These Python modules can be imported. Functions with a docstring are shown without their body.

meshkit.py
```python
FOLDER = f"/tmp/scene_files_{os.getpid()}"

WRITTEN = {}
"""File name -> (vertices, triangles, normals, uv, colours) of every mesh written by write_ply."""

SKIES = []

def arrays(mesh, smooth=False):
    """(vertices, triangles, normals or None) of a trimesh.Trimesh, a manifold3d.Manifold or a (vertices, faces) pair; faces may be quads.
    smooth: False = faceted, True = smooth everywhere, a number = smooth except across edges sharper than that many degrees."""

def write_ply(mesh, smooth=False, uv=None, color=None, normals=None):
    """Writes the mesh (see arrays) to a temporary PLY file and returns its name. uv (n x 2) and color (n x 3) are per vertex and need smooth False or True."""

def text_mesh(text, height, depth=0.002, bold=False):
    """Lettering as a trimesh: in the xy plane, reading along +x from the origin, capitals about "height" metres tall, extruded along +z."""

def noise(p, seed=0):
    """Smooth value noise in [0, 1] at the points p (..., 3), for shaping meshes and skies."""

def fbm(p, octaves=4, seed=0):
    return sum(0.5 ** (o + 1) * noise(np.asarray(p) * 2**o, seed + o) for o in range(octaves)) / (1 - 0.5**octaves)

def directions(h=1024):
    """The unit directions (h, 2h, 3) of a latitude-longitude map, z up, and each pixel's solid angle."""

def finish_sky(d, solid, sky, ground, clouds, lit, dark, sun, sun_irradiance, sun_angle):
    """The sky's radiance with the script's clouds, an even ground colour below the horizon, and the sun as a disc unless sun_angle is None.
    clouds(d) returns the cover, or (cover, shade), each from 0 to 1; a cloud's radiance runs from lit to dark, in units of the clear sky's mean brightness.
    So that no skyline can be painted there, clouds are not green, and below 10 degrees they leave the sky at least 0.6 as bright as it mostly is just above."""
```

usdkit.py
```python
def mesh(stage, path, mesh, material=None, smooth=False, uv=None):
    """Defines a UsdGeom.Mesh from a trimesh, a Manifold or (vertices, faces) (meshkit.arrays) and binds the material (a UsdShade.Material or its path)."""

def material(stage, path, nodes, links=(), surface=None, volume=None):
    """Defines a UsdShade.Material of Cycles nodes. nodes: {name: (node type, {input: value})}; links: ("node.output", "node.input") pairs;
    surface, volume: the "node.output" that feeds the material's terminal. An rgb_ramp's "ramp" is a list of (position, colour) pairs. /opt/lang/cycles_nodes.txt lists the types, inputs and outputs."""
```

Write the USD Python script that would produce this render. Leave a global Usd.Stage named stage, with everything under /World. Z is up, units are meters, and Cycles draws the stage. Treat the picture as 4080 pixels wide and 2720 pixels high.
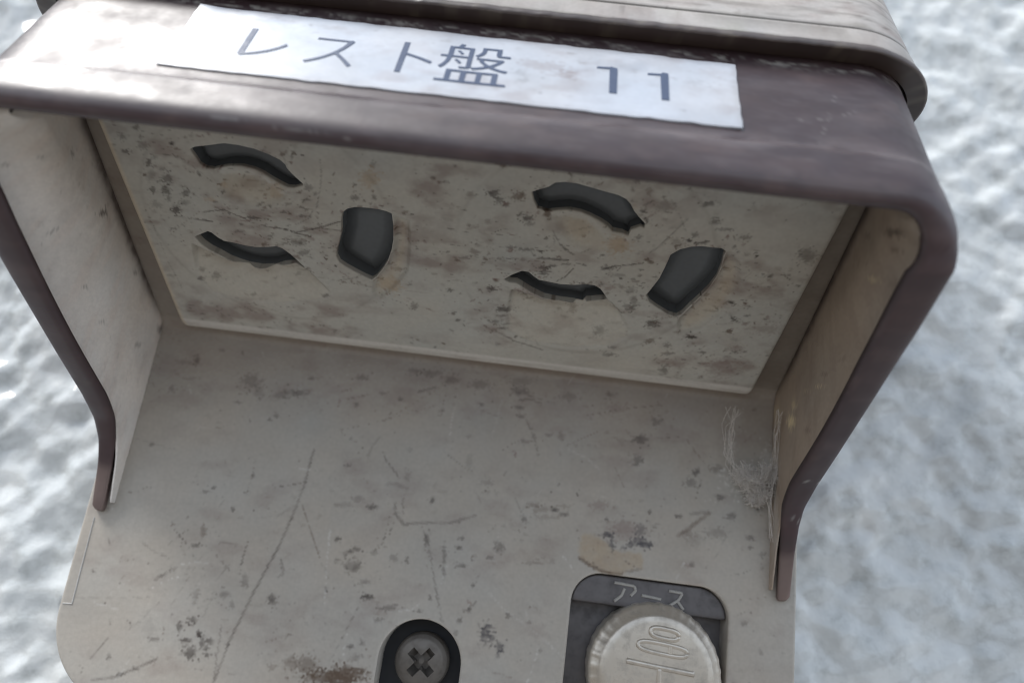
import math, random
import numpy as np, trimesh, shapely, manifold3d
from shapely.geometry import Polygon, LineString, Point, box
from scipy.spatial import Delaunay
from pxr import Usd, UsdGeom, UsdLux, UsdShade, Gf, Sdf, Vt
import usdkit, meshkit

random.seed(4); rng = np.random.default_rng(7)
stage = Usd.Stage.CreateInMemory()
UsdGeom.SetStageUpAxis(stage, 'Z'); UsdGeom.SetStageMetersPerUnit(stage, 1.0)
UsdGeom.Xform.Define(stage, '/World'); UsdGeom.Scope.Define(stage, '/World/Looks')
MM = 1e-3
Z0 = 0.45                                   # height of the outlet above the ground

# ---------------------------------------------------------------- camera
CAM_POS = (13.21, -132.64, 1.83)            # millimetres, from the outlet's origin
RIGHT, DOWN, FWD = [[0.9920534, 0.1258161, -0.0006609], [0.1207445, -0.953515, -0.2760975], [-0.0353677, 0.2738236, -0.9611294]]
cam = UsdGeom.Camera.Define(stage, '/World/camera')
w3 = lambda a: np.array([a[0], -a[2], a[1]])
rx, ry, rz = w3(RIGHT), -w3(DOWN), -w3(FWD)
pos = np.array(CAM_POS) * MM + np.array([0, 0, Z0])
cam.AddTransformOp().Set(Gf.Matrix4d(*rx, 0, *ry, 0, *rz, 0, *pos, 1))
cam.CreateHorizontalApertureAttr(36.0); cam.CreateVerticalApertureAttr(24.0)
cam.CreateFocalLengthAttr(26.02)
cam.CreateFStopAttr(11.0); cam.CreateFocusDistanceAttr(0.117)
cam.CreateClippingRangeAttr(Gf.Vec2f(0.004, 1000))
cam.CreateExposureAttr(0.4)

# ---------------------------------------------------------------- sky and sun
SUN = np.array((-0.54, -0.25, 0.78), float); SUN /= np.linalg.norm(SUN)
sky_mat = usdkit.material(stage, '/World/Looks/sky_look', {
    'sky': ('sky_texture', {'sky_type': 'single_scattering', 'sun_disc': False, 'sun_elevation': math.asin(SUN[2]),
                            'sun_rotation': math.atan2(SUN[0], SUN[1]), 'air_density': 1.0, 'aerosol_density': 2.0}),
    'tc': ('texture_coordinate', {}),
    'sep': ('separate_xyz', {}),
    'up': ('map_range', {'from_min': -0.03, 'from_max': 0.03, 'to_min': 0.0, 'to_max': 1.0, 'clamp': True}),
    'cn': ('noise_texture', {'scale': 2.2, 'detail': 5.0, 'roughness': 0.55}),
    'cr': ('map_range', {'from_min': 0.35, 'from_max': 0.62, 'to_min': 0.25, 'to_max': 0.95, 'clamp': True}),
    'cloud': ('mix_color', {'b': (8.4, 9.3, 10.5), 'use_clamp': False}),
    'gr': ('mix_color', {'a': (2.1, 1.95, 1.78), 'use_clamp': False}),
    'bg': ('background_shader', {'strength': 0.1})},
    [('tc.generated', 'cn.vector'), ('cn.fac', 'cr.value'), ('cr.result', 'cloud.fac'), ('sky.color', 'cloud.a'),
     ('tc.generated', 'sep.vector'), ('sep.z', 'up.value'), ('up.result', 'gr.fac'), ('cloud.result', 'gr.b'),
     ('gr.result', 'bg.color')], surface='bg.background')
dome = UsdLux.DomeLight.Define(stage, '/World/sky')
UsdShade.MaterialBindingAPI.Apply(dome.GetPrim()).Bind(sky_mat)
sun = UsdLux.DistantLight.Define(stage, '/World/sun')
sun.CreateIntensityAttr(0.68); sun.CreateAngleAttr(22.0); sun.CreateNormalizeAttr(True)
sun.CreateColorAttr(Gf.Vec3f(1.0, 0.98, 0.95))
zz = SUN; xx = np.cross([0, 0, 1.0], zz); xx /= np.linalg.norm(xx); yy = np.cross(zz, xx)
sun.AddTransformOp().Set(Gf.Matrix4d(*xx, 0, *yy, 0, *zz, 0, 0, 0, 0, 1))

# ---------------------------------------------------------------- measured outlines and marks (millimetres on each surface)
SLOTS=[[[-40.88,38.24],[-40.17,38.7],[-37.77,39.28],[-35.47,39.88],[-33.32,39.84],[-31.06,39.53],[-29.03,38.87],[-27.48,38.13],[-26.84,37.5],[-26.69,36.86],[-25.99,35.89],[-24.53,34.33],[-25.98,33.74],[-27.02,33.7],[-28.13,34.24],[-29.38,34.96],[-30.44,35.7],[-31.7,36.21],[-33.34,36.47],[-35.43,36.26],[-36.88,35.82],[-38.01,35.39],[-39.35,35.5],[-40.06,36.08],[-40.41,37.08],[-40.74,37.79]],[[-44.35,21.72],[-41.86,23.16],[-41.26,22.95],[-40.52,22.16],[-39.55,21.5],[-37.89,21.4],[-36.09,21.09],[-34.24,21.01],[-32.32,21.34],[-30.77,21.71],[-29.89,21.42],[-28.75,20.43],[-27.16,18.54],[-26.43,17.69],[-28.34,18.25],[-30.29,17.83],[-31.96,16.97],[-34.34,16.49],[-36.61,16.63],[-38.06,17.02],[-39.65,17.62],[-41.14,18.59],[-42.49,19.33],[-43.57,20.34]],[[-19.01,30.0],[-18.23,30.78],[-16.97,31.28],[-15.23,31.4],[-13.5,31.39],[-12.13,31.17],[-11.37,30.86],[-11.24,28.56],[-11.38,25.93],[-11.77,23.87],[-12.54,21.45],[-13.6,19.41],[-14.64,17.81],[-15.45,17.07],[-16.37,17.42],[-17.81,18.17],[-19.58,19.22],[-20.61,20.01],[-20.95,21.13],[-20.71,22.55],[-20.16,24.21],[-19.58,26.29],[-19.38,28.48]],[[9.68,37.62],[10.62,38.13],[12.02,38.8],[12.91,39.61],[14.32,39.91],[15.93,39.88],[17.91,39.49],[20.23,39.04],[22.05,38.72],[23.26,38.21],[24.04,37.44],[24.72,36.36],[25.53,35.48],[26.63,34.43],[26.78,33.64],[26.14,33.95],[24.79,33.15],[24.62,32.19],[23.71,32.58],[22.17,32.77],[21.4,33.48],[20.3,34.14],[18.53,34.9],[17.16,35.31],[15.48,35.48],[13.86,35.16],[12.24,34.73],[10.72,35.02],[10.13,36.13]],[[6.49,20.45],[7.7,21.58],[9.26,22.64],[10.34,22.57],[11.12,21.87],[12.08,21.2],[13.91,21.01],[15.74,20.82],[17.89,21.03],[19.82,21.45],[21.08,21.41],[22.06,20.85],[22.96,19.67],[23.55,18.78],[21.87,18.39],[20.11,17.86],[19.68,16.92],[17.98,17.14],[15.76,17.16],[13.14,17.48],[11.02,18.5],[9.48,19.47],[8.52,20.05],[7.43,20.0]],[[31.6,29.27],[32.71,30.41],[34.23,31.17],[35.82,31.51],[37.5,31.48],[38.67,31.5],[39.45,31.08],[39.34,30.21],[39.51,28.27],[39.41,26.01],[38.74,23.83],[37.82,21.79],[36.71,19.68],[35.87,17.8],[35.15,16.93],[33.8,17.21],[31.74,18.38],[30.27,19.37],[29.48,20.7],[30.08,22.23],[30.87,24.46],[31.27,26.79]]]
WEDGES=[[[-45.13,20.11],[-39.7,17.37],[-34.38,16.24],[-30.31,17.71],[-28.34,18.25],[-26.45,17.57],[-22.72,13.06],[-24.73,10.93],[-30.91,9.15],[-38.99,8.64],[-44.24,9.39],[-45.95,12.97]],[[7.89,18.5],[13.16,17.24],[18.0,17.02],[20.12,17.74],[23.56,18.73],[25.6,16.87],[28.26,12.67],[28.11,10.77],[25.09,8.05],[18.45,6.62],[11.54,6.82],[7.49,8.89],[7.39,14.16]],[[-11.03,30.7],[-8.55,30.0],[-8.58,24.56],[-9.12,19.86],[-11.56,15.83],[-14.44,12.59],[-15.69,13.92],[-15.29,16.73],[-12.77,20.72],[-11.66,24.11],[-11.12,27.5]],[[39.5,30.88],[42.06,29.53],[43.54,24.82],[42.43,19.13],[39.85,14.89],[36.26,12.7],[35.49,16.22],[36.94,19.47],[38.91,23.86],[39.57,27.39]],[[-37.55,35.16],[-35.49,35.96],[-32.77,35.97],[-30.2,35.15],[-28.69,33.97],[-26.67,32.65],[-27.33,31.75],[-29.32,30.24],[-32.94,29.75],[-36.31,30.53],[-38.11,31.92]],[[12.95,34.33],[15.19,35.14],[17.69,34.99],[20.39,33.55],[21.94,32.12],[24.67,31.88],[25.16,30.05],[22.83,28.62],[19.42,28.34],[15.83,29.54],[13.84,32.21]]]
PANEL=[["l",[[-46.5,25.53],[-43.77,25.48],[-40.51,25.39]],0.094,0.75,"D"],["l",[[-41.56,27.08],[-37.9,28.12],[-35.27,26.99],[-33.98,26.2],[-32.25,25.79],[-30.47,25.61],[-28.32,25.48],[-26.76,25.04],[-24.82,24.65]],0.113,0.75,"D"],["l",[[-26.91,25.24],[-23.69,26.36],[-21.22,27.57],[-19.54,28.35]],0.132,0.75,"D"],["l",[[-21.36,39.14],[-21.43,37.25],[-21.91,34.08],[-22.95,30.71],[-24.7,28.15],[-26.68,26.8]],0.085,0.45,"D"],["b",[-33.42,27.25],[0.83,0.12],[-0.08,-0.44],0.7,"D"],["b",[-37.28,31.72],[0.36,0.05],[-0.06,-0.25],0.6,"D"],["b",[-39.01,29.54],[0.46,0.06],[-0.05,-0.21],0.5,"D"],["b",[-43.6,30.37],[0.55,0.07],[-0.16,-0.65],0.4,"D"],["b",[-44.29,28.4],[0.84,0.12],[-0.12,-0.48],0.4,"D"],["b",[-45.85,26.91],[0.56,0.08],[-0.21,-0.78],0.6,"D"],["b",[-25.49,39.17],[0.2,0.03],[-0.06,-0.38],0.5,"D"],["b",[-16.59,35.39],[0.27,0.03],[-0.02,-0.28],0.65,"D"],["b",[-16.79,33.18],[0.69,0.09],[-0.05,-0.51],0.55,"D"],["b",[-13.85,33.58],[0.31,0.04],[-0.03,-0.37],0.55,"D"],["b",[-13.6,39.21],[0.41,0.05],[-0.04,-0.47],0.35,"D"],["b",[-26.21,21.27],[0.95,0.14],[-0.08,-0.59],0.5,"D"],["b",[-44.76,14.65],[0.44,0.07],[-0.14,-0.56],0.7,"D"],["b",[-45.44,12.68],[0.57,0.09],[-0.1,-0.42],0.7,"D"],["b",[-42.57,13.62],[0.65,0.1],[-0.16,-0.73],0.75,"D"],["b",[-32.56,14.05],[0.36,0.05],[-0.04,-0.24],0.6,"D"],["b",[-36.87,10.3],[0.55,0.09],[-0.07,-0.35],0.7,"D"],["b",[-24.0,12.09],[0.64,0.1],[-0.04,-0.32],0.65,"D"],["b",[-29.62,13.62],[0.43,0.07],[-0.04,-0.23],0.5,"D"],["b",[-26.88,23.01],[1.12,0.16],[-0.08,-0.52],0.45,"D"],["b",[-29.14,22.68],[0.76,0.11],[-0.04,-0.28],0.4,"D"],["b",[-36.62,23.96],[0.76,0.11],[-0.04,-0.21],0.5,"D"],["b",[-28.04,20.18],[0.38,0.06],[-0.05,-0.28],0.4,"D"],["b",[-28.26,29.24],[0.47,0.07],[-0.04,-0.25],0.6,"D"],["b",[-31.77,30.32],[0.32,0.05],[-0.05,-0.25],0.5,"D"],["b",[-24.02,31.79],[0.42,0.06],[-0.02,-0.17],0.5,"D"],["b",[-22.81,33.07],[0.31,0.04],[-0.04,-0.25],0.5,"D"],["b",[-31.33,23.82],[0.41,0.06],[-0.06,-0.32],0.5,"D"],["b",[-33.45,10.58],[0.91,0.15],[-0.04,-0.21],0.4,"D"],["b",[-9.05,16.97],[0.34,0.05],[-0.01,-0.23],0.5,"D"],["b",[-10.9,19.59],[0.84,0.12],[-0.01,-0.34],0.5,"D"],["b",[-34.47,26.46],[0.63,0.09],[-0.07,-0.31],0.7,"P"],["b",[-36.94,32.88],[0.54,0.07],[-0.11,-0.52],0.4,"O"],["b",[-39.64,29.87],[0.82,0.11],[-0.11,-0.47],0.35,"O"],["b",[-14.28,36.85],[1.26,0.17],[-0.12,-1.47],0.4,"O"],["b",[-12.49,16.18],[1.91,0.3],[-0.08,-1.38],0.5,"O"],["b",[-28.83,33.16],[1.06,0.14],[-0.21,-1.24],0.35,"O"],["l",[[13.38,31.72],[14.2,30.37],[14.81,29.39]],0.103,0.6,"D"],["l",[[14.81,29.39],[15.78,28.45],[16.93,27.53]],0.207,0.75,"D"],["l",[[11.68,25.86],[13.79,25.84],[16.22,26.09]],0.207,0.7,"D"],["l",[[3.96,24.48],[8.37,25.14]],0.075,0.6,"D"],["l",[[3.77,29.29],[5.85,29.38]],0.075,0.5,"D"],["l",[[17.3,24.44],[16.26,22.67],[14.94,21.52]],0.094,0.6,"D"],["l",[[17.68,25.64],[19.29,25.43]],0.132,0.65,"D"],["l",[[21.65,24.88],[23.27,25.81],[25.77,26.52],[27.9,27.18]],0.122,0.65,"D"],["l",[[28.5,29.46],[29.61,30.7],[31.05,33.42],[32.44,36.05]],0.141,0.4,"D"],["l",[[18.05,28.24],[19.46,29.32]],0.094,0.5,"D"],["l",[[25.81,37.49],[27.2,38.65]],0.132,0.5,"D"],["b",[4.15,36.68],[0.82,0.11],[0.03,-0.58],0.75,"D"],["b",[5.03,35.63],[0.58,0.08],[0.03,-0.59],0.6,"D"],["b",[6.06,34.98],[0.5,0.06],[0.02,-0.4],0.5,"D"],["b",[9.37,33.02],[0.84,0.11],[0.05,-0.57],0.7,"D"],["b",[9.95,32.17],[0.67,0.1],[0.03,-0.37],0.45,"D"],["b",[22.64,25.37],[1.02,0.16],[0.05,-0.36],0.65,"D"],["b",[12.73,23.98],[0.88,0.13],[0.02,-0.27],0.7,"D"],["b",[12.98,23.21],[1.23,0.19],[0.02,-0.21],0.6,"D"],["b",[12.67,22.7],[0.97,0.15],[0.02,-0.23],0.65,"D"],["b",[14.1,24.53],[0.78,0.12],[0.02,-0.18],0.6,"D"],["b",[25.99,36.54],[0.51,0.07],[0.05,-0.27],0.7,"D"],["b",[28.8,37.91],[1.1,0.15],[0.2,-0.95],0.3,"D"],["b",[21.34,28.18],[0.44,0.07],[0.04,-0.25],0.65,"D"],["b",[35.49,32.2],[0.97,0.14],[0.06,-0.25],0.7,"D"],["b",[33.62,32.34],[0.42,0.06],[0.06,-0.24],0.7,"D"],["b",[34.19,33.46],[0.48,0.07],[0.1,-0.4],0.5,"D"],["b",[34.95,39.04],[0.93,0.13],[0.09,-0.34],0.65,"D"],["b",[36.47,36.22],[0.62,0.09],[0.12,-0.48],0.6,"D"],["b",[38.39,35.09],[0.94,0.13],[0.07,-0.28],0.5,"D"],["b",[31.61,14.8],[0.99,0.17],[0.14,-0.7],0.75,"D"],["b",[38.48,12.81],[0.9,0.16],[0.09,-0.35],0.7,"D"],["b",[6.83,14.07],[1.12,0.18],[0.03,-0.56],0.75,"D"],["b",[6.53,12.46],[0.85,0.14],[0.01,-0.31],0.5,"D"],["b",[6.67,9.56],[0.58,0.1],[0.02,-0.27],0.6,"D"],["b",[7.39,10.62],[0.96,0.16],[0.02,-0.23],0.5,"D"],["b",[5.64,11.0],[0.76,0.13],[0.02,-0.48],0.5,"D"],["b",[27.76,19.21],[0.44,0.07],[0.26,-1.44],0.4,"D"],["b",[27.28,17.78],[0.89,0.14],[0.11,-0.61],0.5,"D"],["b",[26.82,21.48],[0.61,0.1],[0.14,-0.81],0.35,"D"],["b",[10.18,17.38],[0.48,0.08],[0.05,-0.64],0.9,"D"],["b",[19.94,13.38],[0.37,0.06],[0.03,-0.21],0.5,"D"],["b",[16.91,13.47],[0.37,0.07],[0.02,-0.23],0.5,"D"],["b",[22.59,10.64],[0.49,0.08],[0.03,-0.24],0.55,"D"],["b",[25.35,13.76],[1.1,0.18],[0.05,-0.31],0.35,"D"],["b",[42.93,21.29],[0.44,0.07],[0.06,-0.21],0.6,"D"],["b",[40.21,18.64],[1.04,0.17],[0.05,-0.22],0.5,"D"],["b",[41.35,23.89],[0.44,0.07],[0.05,-0.18],0.5,"D"],["b",[26.18,31.89],[0.49,0.07],[0.08,-0.41],0.6,"D"],["b",[12.43,30.01],[0.34,0.05],[0.04,-0.34],0.6,"D"],["b",[9.64,27.11],[1.04,0.16],[0.03,-0.3],0.5,"D"],["b",[7.36,27.22],[1.04,0.15],[0.01,-0.22],0.5,"D"],["b",[16.15,25.18],[0.69,0.11],[0.03,-0.22],0.5,"D"],["b",[22.09,21.93],[0.52,0.08],[0.03,-0.24],0.4,"D"],["b",[24.41,24.16],[1.03,0.15],[0.05,-0.32],0.35,"D"],["b",[23.39,30.43],[1.49,0.22],[0.26,-1.58],0.5,"O"],["b",[17.18,32.47],[1.65,0.24],[0.15,-1.23],0.25,"O"],["b",[24.01,36.66],[0.96,0.13],[0.14,-0.77],0.2,"O"],["b",[23.3,11.57],[0.87,0.14],[0.14,-0.98],0.6,"D"],["b",[11.35,7.9],[0.51,0.09],[0.02,-0.33],0.35,"D"],["b",[-11.27,1.73],[0.33,0.05],[-0.02,-0.4],0.6,"D"],["b",[-4.98,2.74],[0.27,0.05],[0.0,-0.31],0.6,"D"],["b",[-8.45,12.1],[0.57,0.1],[-0.03,-0.63],0.5,"D"],["b",[-0.85,10.19],[0.57,0.09],[0.0,-0.29],0.6,"D"],["b",[-1.76,11.63],[0.36,0.06],[0.0,-0.42],0.6,"D"],["b",[-2.28,16.81],[0.5,0.08],[0.0,-0.33],0.6,"D"],["b",[25.63,6.28],[1.02,0.18],[0.07,-0.45],0.5,"D"],["b",[26.11,8.23],[0.7,0.13],[0.04,-0.29],0.5,"D"],["b",[34.99,10.15],[0.54,0.09],[0.1,-0.5],0.5,"D"],["b",[35.64,8.23],[0.75,0.13],[0.08,-0.36],0.55,"D"],["b",[35.73,4.05],[0.76,0.13],[0.2,-0.95],0.5,"D"],["b",[24.39,-1.65],[1.86,0.35],[0.09,-0.64],0.45,"D"],["b",[11.53,-1.77],[0.32,0.06],[0.02,-0.32],0.4,"D"],["b",[6.23,5.53],[0.37,0.06],[0.01,-0.3],0.4,"D"],["l",[[5.56,8.74],[8.79,6.91],[14.18,5.4]],0.15,0.5,"D"],["l",[[15.32,7.29],[18.43,7.46]],0.113,0.4,"D"],["b",[47.12,27.41],[0.44,0.07],[0.08,-0.23],0.7,"D"],["b",[49.2,28.03],[0.3,0.05],[0.06,-0.2],0.6,"D"],["b",[42.98,21.26],[0.5,0.08],[0.07,-0.28],0.6,"D"],["b",[49.09,18.65],[0.36,0.06],[0.08,-0.25],0.5,"D"],["b",[38.4,12.82],[0.72,0.12],[0.08,-0.34],0.7,"D"],["b",[41.33,9.49],[0.49,0.09],[0.07,-0.28],0.7,"D"],["b",[46.75,11.47],[0.96,0.16],[0.24,-0.87],0.4,"P"],["b",[45.32,6.36],[2.22,0.4],[0.58,-2.22],0.35,"P"],["b",[37.94,5.8],[1.12,0.2],[0.2,-0.93],0.4,"P"],["b",[49.49,16.52],[2.08,0.35],[0.25,-0.82],0.35,"P"],["b",[41.4,33.96],[0.95,0.13],[0.11,-0.37],0.5,"D"],["b",[35.67,32.29],[0.86,0.13],[0.06,-0.27],0.5,"D"],["b",[33.65,32.36],[0.43,0.07],[0.06,-0.27],0.6,"D"],["b",[51.22,32.05],[1.25,0.19],[0.42,-1.22],0.5,"D"],["b",[45.92,7.99],[2.19,0.4],[0.1,-0.36],0.3,"P"],["b",[-51.29,36.58],[0.67,0.08],[-0.11,-0.37],0.75,"D"],["b",[-48.01,35.09],[0.43,0.05],[-0.17,-0.59],0.75,"D"],["b",[-48.86,30.07],[0.5,0.06],[-0.15,-0.52],0.65,"D"],["b",[-45.89,32.62],[0.73,0.09],[-0.23,-0.83],0.6,"D"],["b",[-46.72,30.49],[0.64,0.08],[-0.22,-0.8],0.6,"D"],["b",[-46.62,29.13],[0.34,0.04],[-0.23,-0.81],0.5,"D"],["b",[-48.24,40.88],[0.55,0.07],[-0.16,-0.5],0.6,"D"],["b",[-50.81,39.12],[0.61,0.07],[-0.16,-0.51],0.45,"D"],["b",[-47.99,39.54],[0.33,0.04],[-0.09,-0.3],0.5,"D"],["b",[-52.8,37.52],[0.57,0.07],[-0.07,-0.21],0.5,"D"],["b",[-48.01,37.99],[0.71,0.09],[-0.18,-0.62],0.4,"D"],["b",[-46.7,36.28],[0.43,0.05],[-0.07,-0.27],0.4,"D"],["b",[-46.12,34.3],[0.48,0.06],[-0.07,-0.27],0.4,"D"],["b",[-48.36,32.96],[0.58,0.07],[-0.33,-1.11],0.3,"D"],["b",[-46.01,26.96],[0.65,0.09],[-0.24,-0.89],0.5,"D"],["b",[-43.56,30.37],[0.59,0.08],[-0.16,-0.63],0.4,"D"],["b",[-49.03,27.4],[1.0,0.13],[-0.17,-0.6],0.3,"D"]]
BOSS=[[-32.63,30.86],[18.39,30.73]]
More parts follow.
